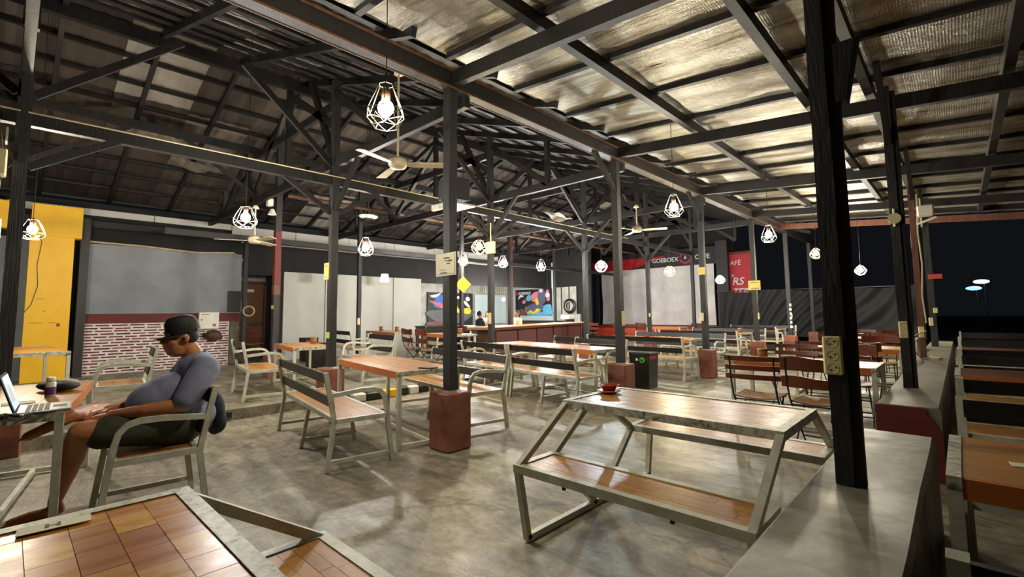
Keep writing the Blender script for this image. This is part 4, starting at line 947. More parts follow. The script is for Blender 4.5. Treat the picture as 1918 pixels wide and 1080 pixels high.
plate('green_tag', 'green number tag on the post behind the laptop', 'tag', -6.86, -6.74, -0.062, -0.055, 1.02, 1.13, 'green_tag', 'green tags'); plate('green_tag', 'green tag on the post with the yellow notice', 'tag', -6.86, -6.74, 3.238, 3.245, 0.98, 1.07, 'green_tag', 'green tags'); plate('green_tag', 'green tag on the red-banded post', 'tag', -9.855, -9.745, 3.536, 3.543, 1.45, 1.52, 'green_tag', 'green tags')
# framed notice: faded rows of print
nt = thing('notice', 'cream paper notice with faded print in a thin frame on the post', 'notice', (-3.75, 3.012, 1.82))
part('sheet', nt, None, lambda m: m.add([(-0.165, 0.0, -0.12), (0.155, 0.0, -0.115), (0.155, -0.004, 0.115), (0.0, -0.006, 0.11), (-0.145, -0.02, 0.105), (-0.165, -0.003, -0.12), (0.155, -0.003, -0.115), (0.155, -0.007, 0.115), (0.0, -0.009, 0.11), (-0.145, -0.023, 0.105)], [(4, 3, 2, 1, 0), (5, 6, 7, 8, 9), (0, 1, 6, 5), (1, 2, 7, 6), (2, 3, 8, 7), (3, 4, 9, 8), (4, 0, 5, 9)]), 'paper')
for z, a, b, k in ((0.062, -0.09, 0.06, 9), (0.033, -0.11, 0.1, 13), (0.004, -0.1, 0.07, 10), (-0.024, -0.05, 0.01, 4), (-0.055, -0.11, -0.005, 7), (-0.088, -0.09, 0.02, 8)):
    def ln(m):
        x = a
        for i in range(k):
            w_ = (b - a) / k; m.box(x + w_ * 0.12, x + w_ * random.uniform(0.6, 0.95), -0.0145 + (0.06 - z) * 0.05, -0.004, z - 0.006, z + random.uniform(0.003, 0.008)); x += w_
        return m
    tag(part('print_line', nt, None, ln, 'ink' if z > -0.08 else 'ink_dark'), kind='stuff')
part('border', nt, None, lambda m: m.box(0.135, 0.137, -0.0085, -0.004, -0.1, 0.1).box(-0.14, 0.137, -0.006, -0.002, -0.103, -0.1), 'ink')
dg = thing('diamond_sign', 'yellow diamond sign with small print on a slim black post', 'sign', (-9.75, 8.42, 2.1), math.radians(45))
part('plate', dg, None, lambda m: m.add([(0, -0.1, -0.22), (0.21, -0.1, 0), (0, -0.1, 0.22), (-0.21, -0.1, 0), (0, -0.09, -0.22), (0.21, -0.09, 0), (0, -0.09, 0.22), (-0.21, -0.09, 0)], [(0, 1, 2, 3), (7, 6, 5, 4), (0, 4, 5, 1), (1, 5, 6, 2), (2, 6, 7, 3), (3, 7, 4, 0)]), 'sign_yellow')
for z, w_ in ((0.1, 0.025), (0.075, 0.04), (0.03, 0.07), (0.01, 0.02), (-0.03, 0.07), (-0.055, 0.06), (-0.085, 0.03), (-0.11, 0.02)): part('print_line', dg, None, lambda m: m.box(-w_, w_, -0.1015, -0.1, z, z + 0.009), 'ink_dark')
yn = thing('yellow_notice', 'small yellow notice on the post with the green tag', 'notice', (-6.83, 3.244, 2.0)); part('sheet', yn, None, lambda m: m.box(-0.12, 0.03, -0.008, 0.0, -0.15, 0.1), 'paper_yellow')
for z in (0.06, 0.04, -0.12): part('print_line', yn, None, lambda m: m.box(-0.09, 0.0, -0.0095, -0.008, z, z + 0.008), 'ink_dark')
yc_ = thing('yellow_card', 'yellow card sign on the post before the black curtain', 'sign', (-3.75, 12.892, 1.95)); part('card', yc_, None, lambda m: m.bevbox(-0.13, 0.15, -0.03, 0.0, -0.12, 0.12, 0.01), 'paper_yellow')
for z in (0.07, -0.085): part('print_line', yc_, None, lambda m: m.box(-0.07, 0.11, -0.0315, -0.03, z, z + 0.014), 'ink_dark')
plate('orange_tag', 'orange tag on the thick post at the end of the knee wall', 'tag', -0.44, -0.22, 12.93, 12.944, 1.92, 2.02, 'orange_paint'); plate('cream_card', 'small cream card on the post past the litter bin', 'card', -3.83, -3.69, 9.585, 9.593, 2.05, 2.2, 'paper_yellow')
for i in range(6): plate('sticker', 'white sticker on the post against the curtain', 'sticker', -3.75 + 0.01 * (i % 2), -3.69, 16.138, 16.1445, 0.78 + i * 0.13, 0.86 + i * 0.13, 'white_plastic', 'white stickers on the post')
jb = thing('junction_box', 'cream junction box with cable loops on the post behind the laptop', 'junction box', (-6.72, -0.08, 2.84)); part('case', jb, None, lambda m: m.bevbox(-0.1, 0.12, -0.09, -0.01, -0.13, 0.12, 0.012), 'cream_plastic')
part('cable', jb, None, lambda m: m.tube([(0.05, -0.05, 0.12), (0.0, -0.06, 0.28), (-0.1, -0.06, 0.1), (-0.13, -0.05, -0.1), (0.0, -0.05, -0.2), (0.1, -0.05, -0.3), (0.02, -0.05, -0.42)], 0.008, 5), 'cord_cream'); part('label_plate', jb, None, lambda m: m.box(-0.14, 0.02, -0.035, -0.02, 0.22, 0.36), 'white_plastic')
sb = thing('square_box', 'square cream box high on the post before the bar', 'junction box', (-6.74, 6.545, 2.62)); part('case', sb, None, lambda m: m.bevbox(-0.1, 0.14, -0.06, 0.0, -0.12, 0.12, 0.01), 'cream_plastic'); part('conduit', sb, None, lambda m: m.tube([(0.02, -0.02, 0.12), (0.02, -0.02, 0.5)], 0.012, 6), 'cream_plastic')
rf = thing('round_box', 'round cream junction box high on the second knee-wall post', 'junction box', (-0.42, 6.062, 2.22)); part('case', rf, None, lambda m: m.tube([(0, 0, 0), (0, -0.04, 0)], 0.055, 12), 'cream_plastic'); part('conduit', rf, None, lambda m: m.tube([(0, -0.02, -0.08), (0, -0.02, 0.1)], 0.012, 6), 'cream_plastic')
wb_ = thing('wifi_box', 'white wireless box at the top of the bare reddish pole', 'router', (-0.33, 9.6, 2.72)); part('case', wb_, None, lambda m: m.bevbox(-0.06, 0.14, -0.08, 0.0, 0, 0.18, 0.02), 'white_plastic'); part('bracket', wb_, None, lambda m: m.bar((-0.08, 0, -0.1), (0.16, -0.02, -0.02), 0.02, 0.03).bar((-0.02, 0, -0.15), (-0.02, 0, 0.3), 0.02, 0.02), 'white_plastic')
tag(link('white_cable', MB().tube([(-0.38, 9.63, 3.1), (-0.4, 9.62, 2.5), (-0.38, 9.62, 2.0), (-0.41, 9.62, 1.5), (-0.39, 9.62, 1.1)], 0.012, 6).mesh('white_cable', 'cord_cream')), 'thick pale cable running down the bare reddish pole', 'cable')
tag(link('cable_loop', MB().tube([(-0.4, 9.58, 0.98), (-0.55, 9.5, 0.9), (-0.56, 9.4, 0.7), (-0.48, 9.5, 0.575), (-0.3, 9.5, 0.57), (-0.25, 9.7, 0.57), (-0.4, 9.85, 0.57), (-0.52, 9.7, 0.57)], 0.012, 6).mesh('cable_loop', 'cord_cream')), 'coil of pale cable at the foot of the reddish pole', 'cable')
sp = thing('wall_speaker', 'dark box speaker on a pale bracket high behind the notice post', 'speaker', (-5.9, 4.9, 3.05)); part('cabinet', sp, None, lambda m: m.bevbox(-0.2, 0.2, -0.18, 0.18, 0.1, 0.45, 0.02), 'charcoal'); part('bracket', sp, None, lambda m: m.box(-0.26, 0.26, -0.24, 0.24, 0.0, 0.03).box(-0.26, 0.26, -0.26, -0.2, -0.06, 0.03).box(-0.02, 0.02, -0.02, 0.02, 0.4, 0.75), 'cream_metal')
sr = thing('siren_horn', 'small white horn speaker on the roof post behind the big lamp', 'speaker', (-9.68, 3.44, 3.35)); part('body', sr, None, lambda m: m.bevbox(-0.06, 0.06, -0.1, 0, 0.1, 0.25, 0.01), 'white_plastic'); part('horn', sr, None, lambda m: m.lathe([(0.03, 0.05), (0.08, -0.06)], n=10, cap=False), 'white_plastic', True)
ebx = thing('electric_box', 'white metal control box with red marks on the brick wall', 'control box', (WXL + 0.06, 3.1, 1.02)); part('case', ebx, None, lambda m: m.bevbox(0, 0.12, 0, 0.42, 0, 0.4, 0.01), 'white_plastic')
part('red_mark', ebx, None, lambda m: m.box(0.12, 0.1215, 0.29, 0.36, 0.06, 0.12), 'orange_paint'); part('red_print', ebx, None, lambda m: m.box(0.12, 0.1215, 0.05, 0.22, 0.34, 0.355), 'orange_paint'); part('lock', ebx, None, lambda m: m.box(0.12, 0.13, 0.05, 0.07, 0.2, 0.24), 'charcoal')
tag(link('pump', MB().ball((WXL + 0.16, 3.42, 0.86), (0.1, 0.18, 0.14)).tube([(WXL + 0.1, 3.2, 0.88), (WXL + 0.2, 3.6, 0.8)], 0.05).mesh('pump', 'brown_dark', True)), 'grimy small pump below the white control box', 'pump')
tag(link('wall_cable', MB().tube([(WXL + 0.06, 0.95, 2.92), (WXL + 0.08, 2.0, 2.9), (WXL + 0.1, 3.0, 2.84), (WXL + 0.12, 3.8, 2.9), (WXL + 0.2, 4.02, 2.7), (WXL + 0.2, 4.06, 1.9), (WXL + 0.22, 4.04, 1.2), (WXL + 0.2, 4.08, 0.6)], 0.022, 6).mesh('wall_cable', 'cord_cream')), 'bundle of pale cables along the grey panel and down the post', 'cable')
tag(link('cable_coil', torus(MB(), 0.12, 0.02, 18, 6).mesh('cable_coil', 'cord_cream', True), None, (WXL + 0.42, 4.1, 1.3), (0, 0, 1.2)), 'coil of pale rope hung on the cable post', 'rope')

# ------------------------------------------------------------------ bins, cabinets, table-top things
def litter_bin(x, y, z, rz, label, red=True, logo=False):
    t_ = thing('litter_bin', label, 'bin', (x, y, z), math.radians(rz), 'black litter bins')
    part('body', t_, ('b',), lambda m: m.add([(a * 0.17, b * 0.15, 0) for a, b in ((-1, -1), (1, -1), (1, 1), (-1, 1))] + [(a * 0.19, b * 0.17, 0.56) for a, b in ((-1, -1), (1, -1), (1, 1), (-1, 1))], [(3, 2, 1, 0), (0, 1, 5, 4), (1, 2, 6, 5), (2, 3, 7, 6), (3, 0, 4, 7), (4, 5, 6, 7)]), 'bin_black')
    part('lid', t_, ('l',), lambda m: m.bevbox(-0.2, 0.2, -0.18, 0.18, 0.56, 0.61, 0.012), 'black_plastic')
    if red: part('red_label', t_, ('r',), lambda m: m.box(0.19, 0.196, -0.15, 0.1, 0.5, 0.55), 'red_plastic')
    if logo:
        part('round_sticker', t_, None, lambda m: m.tube([(0.06, -0.168, 0.48), (0.06, -0.176, 0.48)], 0.05, 16), 'green_logo'); part('sticker_mark', t_, None, lambda m: m.box(0.035, 0.08, -0.178, -0.17, 0.46, 0.5), 'bin_black'); part('small_tag', t_, None, lambda m: m.box(-0.06, -0.02, -0.175, -0.165, 0.47, 0.51), 'paper')
litter_bin(-4.13, 7.75, 0, 0, 'black litter bin with round green sticker beside the plinth', True, True); litter_bin(-12.5, 5.45, RAISE, 0, 'black litter bin against the pale screen', True); litter_bin(-9.9, 4.5, RAISE, 0, 'black litter bin behind the small table at the door', False); litter_bin(-3.2, 19.0, 0, 0, 'black litter bin with red label at the foot of the curtain', True)
sc2 = thing('black_cabinet', 'low black cabinet at the end of the pale screen', 'cabinet', (-12.0, 9.0, RAISE), math.radians(-10)); part('body', sc2, None, lambda m: m.bevbox(-0.5, 0.5, -0.25, 0.25, 0, 0.78, 0.01), 'bin_black'); part('top', sc2, None, lambda m: m.bevbox(-0.53, 0.53, -0.28, 0.28, 0.78, 0.82, 0.01), 'black_wood')
sc3 = thing('black_cabinet', 'low black cabinet standing before the boat mural', 'cabinet', (-11.0, 9.6, RAISE), math.radians(-10)); part('body', sc3, None, lambda m: m.bevbox(-0.6, 0.6, -0.25, 0.25, 0, 0.78, 0.01), 'bin_black'); part('top', sc3, None, lambda m: m.bevbox(-0.63, 0.63, -0.28, 0.28, 0.78, 0.82, 0.01), 'black_wood')
at = thing('ashtray', 'red clay ashtray on the picnic table beside the knee wall', 'ashtray', (-1.86, 2.97, 0.75)); part('saucer', at, None, lambda m: m.lathe([(0.05, 0), (0.085, 0.012), (0.08, 0.016), (0.04, 0.008)], n=20), 'terracotta', True); part('bowl', at, None, lambda m: m.lathe([(0.045, 0.012), (0.062, 0.05), (0.068, 0.055), (0.055, 0.045), (0.03, 0.03)], n=20), 'terracotta', True); part('ash', at, None, lambda m: m.lathe([(0.05, 0.04), (0.02, 0.044)], n=12), 'ink_dark')
for i, (x, y, z, lab) in enumerate(((-8.62, 3.85, RAISE + 0.68, 'tall bamboo tissue cup on the small table at the green-tag post'), (-11.55, 7.02, RAISE + 0.75, 'dark bamboo tissue cup on the table before the pale screen'), (-10.75, 7.0, RAISE + 0.75, 'light bamboo tissue cup on the table before the pale screen'), (-8.05, 6.85, RAISE + 0.75, 'bamboo tissue cup on the small table before the bar'), (-4.2, 13.1, 0.75, 'wooden tissue cup on the table before the white sheet'), (0.34, 2.75, 0.75, 'dark wooden tissue cup on the varnished table beyond the knee wall'))):
    t_ = thing('tissue_cup', lab, 'cup', (x, y, z), 0, 'bamboo tissue cups'); part('cup', t_, ('cup',), lambda m: m.lathe([(0.052, 0), (0.055, 0.11), (0.05, 0.12), (0.046, 0.1), (0.044, 0.02)], n=16), 'bamboo' if i < 5 else 'brown_dark', True); part('rim', t_, ('rim',), lambda m: m.lathe([(0.056, 0.09), (0.058, 0.095), (0.056, 0.1)], n=16, cap=False), 'brown_dark', True)
t_ = thing('small_dish', 'small red dish on the long table past the litter bin', 'dish', (-5.1, 9.75, 0.75)); part('bowl', t_, None, lambda m: m.lathe([(0.04, 0), (0.07, 0.03), (0.06, 0.03), (0.03, 0.012)], n=16), 'terracotta', True); part('rim', t_, None, lambda m: m.lathe([(0.068, 0.028), (0.074, 0.034), (0.068, 0.036)], n=16, cap=False), 'terracotta', True)
def sticker_card(x, y, z, rz, label):
    t_ = thing('table_sticker', label, 'sticker', (x, y, z), rz); part('card', t_, None, lambda m: m.box(-0.075, 0.075, -0.03, 0.03, 0, 0.0015), 'paper'); part('print', t_, None, lambda m: m.box(-0.02, -0.012, -0.016, 0.016, 0.0015, 0.002).box(0.004, 0.012, -0.016, 0.016, 0.0015, 0.002).box(-0.014, 0.004, -0.003, 0.003, 0.0015, 0.002), 'ink')
sticker_card(0.17, 2.55, 0.751, 0.1, 'white sticker with worn edges on the varnished table'); sticker_card(-1.86, 0.12, 0.7505, 1.5, 'torn white sticker strip on the wood-block table')
t_ = thing('clipboard', 'thin dark tablet left on the table at the notice post', 'tablet', (-4.1, 3.05, 0.755), 0.2); part('case', t_, None, lambda m: m.bevbox(-0.09, 0.09, -0.06, 0.06, 0, 0.01, 0.003), 'black_plastic'); part('screen', t_, None, lambda m: m.box(-0.08, 0.08, -0.05, 0.05, 0.01, 0.011), 'charcoal')
jr = thing('jerrycan', 'grey plastic tub on the floor under the varnished table', 'tub', (0.62, 2.75, 0)); part('body', jr, None, lambda m: m.lathe([(0.16, 0), (0.22, 0.24), (0.23, 0.26), (0.2, 0.25), (0.15, 0.03)], n=20), 'charcoal', True); part('rim', jr, None, lambda m: m.lathe([(0.225, 0.24), (0.24, 0.25), (0.225, 0.265)], n=20, cap=False), 'black_plastic', True)

# ---- the man's laptop and clutter
lp = thing('laptop', 'open laptop with a blue lit screen on the worn table', 'laptop', (-4.2, 0.19, 0.752), math.radians(176))
part('base', lp, None, lambda m: m.bevbox(-0.17, 0.17, -0.12, 0.12, 0, 0.018, 0.004), 'laptop_grey')
part('keyboard', lp, None, lambda m: [m.box(-0.15 + c * 0.0255, -0.128 + c * 0.0255, -0.02 + r * 0.027, 0.002 + r * 0.027, 0.018, 0.0205) for r in range(4) for c in range(12)] and m, 'charcoal')['kind'] = 'stuff'
part('trackpad', lp, None, lambda m: m.box(-0.05, 0.05, -0.1, -0.035, 0.018, 0.0187), 'charcoal')
ld = part('lid', lp, None, lambda m: m.bevbox(-0.17, 0.17, 0, 0.012, 0, 0.235, 0.004), 'black_plastic', loc=(0, 0.118, 0.014), rot=(math.radians(-18), 0, 0))
part('screen', ld, None, lambda m: m.box(-0.158, 0.158, -0.002, 0.0, 0.02, 0.222), 'screen_glow'); part('window', ld, None, lambda m: m.box(-0.12, 0.04, -0.003, -0.002, 0.06, 0.17), 'screen_photo')
bt = thing('cream_jar', 'white plastic jar with purple label beside the laptop', 'jar', (-4.86, 0.24, 0.752)); part('jar', bt, None, lambda m: m.lathe([(0.03, 0), (0.03, 0.1), (0.022, 0.11)], n=16), 'white_plastic', True); part('label_band', bt, None, lambda m: m.lathe([(0.031, 0.015), (0.031, 0.07)], n=16, cap=False), 'purple', True); part('lid', bt, None, lambda m: m.lathe([(0.026, 0.11), (0.026, 0.135), (0.02, 0.14)], n=16), 'white_plastic', True)
bg = thing('black_pouch', 'crumpled black pouch with a pale cloth lying behind the jar', 'pouch', (-5.2, 0.3, 0.757), 0.4); part('pouch', bg, None, lambda m: m.ball((0, 0, 0.035), (0.19, 0.11, 0.04), 14, 8), 'cap_black', True); part('cloth', bg, None, lambda m: m.ball((0.03, 0.03, 0.06), (0.11, 0.07, 0.025), 12, 6), 'cloth_beige', True)
ad = thing('charger', 'black laptop charger block on the worn table', 'charger', (-4.02, -0.02, 0.752), 0.5); part('block', ad, None, lambda m: m.bevbox(-0.06, 0.06, -0.028, 0.028, 0, 0.032, 0.006), 'black_plastic'); part('plug', ad, None, lambda m: m.box(0.06, 0.085, -0.012, 0.012, 0.008, 0.024), 'black_plastic')
for j, (mt, lab, sd) in enumerate((('cord_black', 'tangled black charger cable along the table edge', 1), ('white_plastic', 'tangled white cable along the table edge', 2), ('cord_black', 'black earphone lead hanging over the table corner', 3))):
    pts = [(-3.99 + 0.05 * math.sin(i * 1.1 + sd) + 0.04 * noise.noise((i * 0.6, sd, 0)), -0.24 + i * 0.03 + 0.05 * math.cos(i * 1.7 + sd), 0.762 + 0.008 * (i % 2)) for i in range(15)]
    tag(link('cable', MB().tube(pts, 0.006, 6).mesh('cable', mt, True)), lab, 'cable')
plate('paper_slip', 'small white paper slip lying behind the laptop', 'paper', -4.72, -4.58, 0.0, 0.16, 0.7525, 0.755, 'paper')

# ------------------------------------------------------------------ people
def body(name, mb, mat, parent, vox=0.012, smooth=6, loc=None):
    o = link(name, mb.mesh(name, mat, True), parent, loc)
    r = o.modifiers.new('remesh', 'REMESH'); r.mode = 'VOXEL'; r.voxel_size = vox; r.use_smooth_shade = True
    s = o.modifiers.new('smooth', 'SMOOTH'); s.factor = 0.5; s.iterations = smooth
    return o
def rot3(axis, deg): return Matrix.Rotation(math.radians(deg), 3, axis)
man = thing('person', 'man in black cap, grey-blue t-shirt and olive shorts slumped at the laptop table', 'person', (-4.2, 0.9, 0.0))
O = Vector((-4.2, 0.9, 0.0))
def W(x, y, z): return Vector((x, y, z)) - O
m = MB(); X = -4.2
# head and face
tilt = rot3('X', 14)
hc = W(X, 0.885, 1.165)
m.ball(hc + Vector((0, 0.005, 0.02)), (0.079, 0.098, 0.105), 20, 14, tilt)
m.ball(hc + Vector((0, -0.03, -0.055)), (0.068, 0.075, 0.075), 18, 12, tilt)      # jaw and cheeks
m.ball(hc + Vector((0, -0.062, -0.105)), (0.03, 0.026, 0.022), 12, 8)              # chin
m.ball(hc + Vector((0, -0.02, -0.1)), (0.06, 0.06, 0.04), 14, 8)                   # double chin
m.capsule(hc + Vector((0, -0.096, 0.012)), hc + Vector((0, -0.116, -0.03)), 0.009, 0.017, 10)  # nose
for s in (-1, 1):
    m.ball(hc + Vector((s * 0.014, -0.108, -0.034)), (0.011, 0.012, 0.009), 8, 6)
    m.ball(hc + Vector((s * 0.033, -0.088, 0.03)), (0.024, 0.012, 0.008), 10, 6)   # brow
    m.ball(hc + Vector((s * 0.05, -0.06, -0.03)), (0.026, 0.03, 0.028), 10, 8)     # cheek
    m.ball(hc + Vector((s * 0.083, 0.012, 0.0)), (0.011, 0.022, 0.034), 12, 8, rot3('X', 10))   # ear
m.capsule(hc + Vector((-0.02, -0.098, -0.062)), hc + Vector((0.02, -0.098, -0.062)), 0.008, 0.008, 8)
m.capsule(hc + Vector((-0.017, -0.095, -0.077)), hc + Vector((0.017, -0.095, -0.077)), 0.009, 0.009, 8)
m.capsule(W(X, 0.93, 1.1), W(X, 0.985, 1.0), 0.062, 0.075, 14)                     # neck
# trunk
m.ball(W(X, 0.985, 0.9), (0.19, 0.125, 0.14), 18, 12); m.ball(W(X, 0.88, 0.72), (0.19, 0.19, 0.17), 18, 12); m.ball(W(X, 0.93, 0.55), (0.19, 0.15, 0.11), 18, 12)
def limb(pts, rs):
    for i in range(len(pts) - 1): m.capsule(W(*pts[i]), W(*pts[i + 1]), rs[i], rs[i + 1], 14)
limb([(X + .2, 1.0, .95), (X + .265, .86, .715)], [.062, .05]); limb([(X + .265, .86, .715), (X + .2, .66, .70), (X + .1, .50, .685)], [.05, .043, .029])
limb([(X - .2, 1.0, .95), (X - .27, .86, .72)], [.062, .05]); limb([(X - .27, .86, .72), (X - .17, .66, .71), (X - .06, .50, .70)], [.05, .043, .029])
def hand(wr, fwd, side, thumb, curl=0.55):
    """palm, four unequal bent fingers and a thumb leaving the side of the palm"""
    wr, fwd, side = W(*wr), Vector(fwd).normalized(), Vector(side).normalized(); dn = fwd.cross(side).normalized()
    if dn.z > 0: dn = -dn
    pc = wr + fwd * 0.05
    for q in (-1, 0, 1): m.capsule(wr + side * 0.012 * q, wr + fwd * 0.085 + side * 0.024 * q, 0.017, 0.014, 10)
    for i, ln in enumerate((0.066, 0.078, 0.072, 0.056)):
        b = wr + fwd * 0.088 + side * (0.031 - 0.0205 * i)
        d1 = (fwd + dn * curl * 0.5).normalized(); d2 = (fwd + dn * curl * 1.6).normalized()
        k = b + d1 * ln * 0.5; m.capsule(b, k, 0.0095, 0.009, 8); m.capsule(k, k + d2 * ln * 0.5, 0.009, 0.0075, 8)
    tb = wr + fwd * 0.025 + side * (0.026 * thumb); te = tb + (fwd * 0.6 + side * 0.75 * thumb).normalized() * 0.035
    m.capsule(tb, te, 0.012, 0.0105, 8); m.capsule(te, te + (fwd + dn * 0.3).normalized() * 0.03, 0.0105, 0.0085, 8)
hand((X + .1, .50, .685), (-0.45, -0.85, -0.12), (0.85, -0.45, 0), -1); hand((X - .06, .50, .70), (0.3, -0.9, -0.1), (0.9, 0.3, 0), 1)
# near leg to the floor, other ankle laid on the near knee
limb([(X + .1, .92, .54), (X + .12, .36, .60)], [.105, .072]); limb([(X + .12, .35, .595), (X + .0, .33, .42), (X - .28, .28, .10)], [.068, .064, .038])
limb([(X - .28, .28, .10), (X - .28, .30, .045)], [.038, .036]); limb([(X - .28, .29, .04), (X - .275, .16, .036), (X - .27, .08, .026)], [.036, .034, .028])
for i in range(5): m.capsule(W(X - .245 - i * .0145, .085 + i * 0.006, .024), W(X - .242 - i * .0155, .045 + i * .009, .018), .011 if i else .014, .009 if i else .012, 8)
limb([(X - .12, .92, .54), (X - .42, .56, .62)], [.105, .072]); limb([(X - .42, .56, .62), (X - .2, .42, .67), (X + .06, .31, .70)], [.066, .06, .038])
limb([(X + .06, .31, .70), (X + .08, .22, .66), (X + .08, .12, .615)], [.04, .034, .028])
for i in range(5): m.capsule(W(X + .105 - i * .0145, .13, .617), W(X + .108 - i * .0155, .085 + i * .007, .603), .011, .009, 8)
body('figure', m, 'skin', man, 0.0075, 5)
for s in (-1, 1): part('eye', man, None, lambda q: q.ball(hc + Vector((s * 0.031, -0.0905, 0.012)), (0.013, 0.007, 0.005), 10, 6), 'hair', True); part('eyebrow', man, None, lambda q: q.capsule(hc + Vector((s * 0.016, -0.1, 0.034)), hc + Vector((s * 0.05, -0.088, 0.034)), 0.005, 0.004, 8), 'hair', True)
part('earphone', man, None, lambda q: q.ball(hc + Vector((0.092, -0.002, -0.004)), (0.008, 0.012, 0.012), 10, 6), 'black_plastic', True)
# hair at the nape, cap with brim
q = MB(); q.ball(hc + Vector((0, 0.026, 0.022)), (0.082, 0.088, 0.09), 20, 12, tilt)
hr_ = part('hair', man, None, lambda z: z.add(q.v, q.f), 'hair', True)
cp = MB(); n = 20
rings = [(1.0, 0.0), (1.03, 0.03), (0.99, 0.075), (0.82, 0.115), (0.45, 0.135), (0.02, 0.14)]
vs = []
for r, z in rings:
    for i in range(n):
        a = 2 * math.pi * i / n; front = max(0, -math.sin(a))
        vs.append((0.089 * r * math.cos(a), 0.108 * r * math.sin(a) + 0.006, z * (1 + 0.12 * front * (r > 0.5))))
cp.add(vs, [(k * n + i, k * n + (i + 1) % n, (k + 1) * n + (i + 1) % n, (k + 1) * n + i) for k in range(5) for i in range(n)] + [tuple(5 * n + i for i in range(n))])
cap = part('cap', man, None, lambda z: z.add(cp.v, cp.f), 'cap_black', True, loc=hc + Vector((0, 0.008, 0.03)), rot=(math.radians(12), 0, 0))
vs = []; nb = 12
for i in range(nb + 1):
    a = math.pi * (1.08 + 0.84 * i / nb); c_, s_ = math.cos(a), math.sin(a)
    vs += [(0.088 * c_, 0.107 * s_ + 0.006, 0.004), (0.088 * c_, 0.107 * s_ - 0.072 * abs(s_) ** 0.7 + 0.006, 0.0 - 0.012 * c_ * c_), (0.088 * c_, 0.107 * s_ + 0.006, -0.002), (0.088 * c_, 0.107 * s_ - 0.072 * abs(s_) ** 0.7 + 0.006, -0.006 - 0.012 * c_ * c_)]
part('brim', cap, None, lambda z: z.add(vs, [f for i in range(nb) for f in ((4 * i, 4 * i + 1, 4 * i + 5, 4 * i + 4), (4 * i + 2, 4 * i + 6, 4 * i + 7, 4 * i + 3), (4 * i + 1, 4 * i + 3, 4 * i + 7, 4 * i + 5))]), 'cap_black', True)
for dx in (0.0, 0.022): part('cap_stripe', cap, None, lambda z: z.bar((0.0915, 0.0 + dx, 0.004), (0.088, 0.012 + dx, 0.06), 0.006, 0.003), 'shorts')
part('cap_tag', cap, None, lambda z: z.box(0.058, 0.072, 0.083, 0.093, 0.006, 0.022), 'paper')
# t-shirt
m = MB()
m.ball(W(X, 0.995, 0.925), (0.215, 0.14, 0.14), 20, 12); m.ball(W(X, 0.87, 0.735), (0.21, 0.225, 0.185), 20, 14); m.ball(W(X, 0.95, 0.60), (0.205, 0.18, 0.13), 18, 12); m.ball(W(X, 0.77, 0.72), (0.19, 0.19, 0.15), 18, 12)
m.ball(W(X, 0.985, 1.01), (0.11, 0.085, 0.05), 16, 8)
for s in (-1, 1):
    m.capsule(W(X + s * .15, 1.0, .955), W(X + s * .2, 1.0, .945), .095, .095, 16); m.capsule(W(X + s * .2, 1.0, .945), W(X + s * .25, .905, .80), .095, .084, 16)
    m.capsule(W(X + s * .25, .905, .80), W(X + s * .265, .87, .75), .084, .076, 16)
body('t_shirt', m, 'shirt', man, 0.011, 5)
part('collar', man, None, lambda z: z.tube([W(X + 0.078 * math.cos(a), 0.968 + 0.075 * math.sin(a), 1.035 + 0.028 * math.sin(a)) for a in [2 * math.pi * i / 18 for i in range(19)]], 0.009, 6, False), 'navy', True)
# shorts
m = MB(); m.ball(W(X, 0.94, 0.545), (0.2, 0.17, 0.115), 18, 12)
m.capsule(W(X + .1, .9, .54), W(X + .115, .5, .585), .125, .105, 16); m.capsule(W(X + .115, .52, .58), W(X + .118, .46, .575), .108, .1, 16)
m.capsule(W(X - .12, .9, .54), W(X - .36, .63, .605), .12, .1, 16)
body('shorts', m, 'shorts', man, 0.012, 4)
bk = thing('backpack', 'navy backpack hung behind the seated man on his chair back', 'bag', (-4.3, 1.13, 0.4))
m = MB(); m.ball(Vector((0, 0.02, 0.17)), (0.15, 0.065, 0.17), 16, 10); m.ball(Vector((0, 0.05, 0.11)), (0.12, 0.05, 0.1), 14, 8)
body('bag_body', m, 'navy', bk, 0.014, 4); part('strap', bk, None, lambda z: z.tube([(0.05, -0.02, 0.32), (0.05, -0.07, 0.38), (0.05, -0.09, 0.3)], 0.012, 6), 'navy', True)

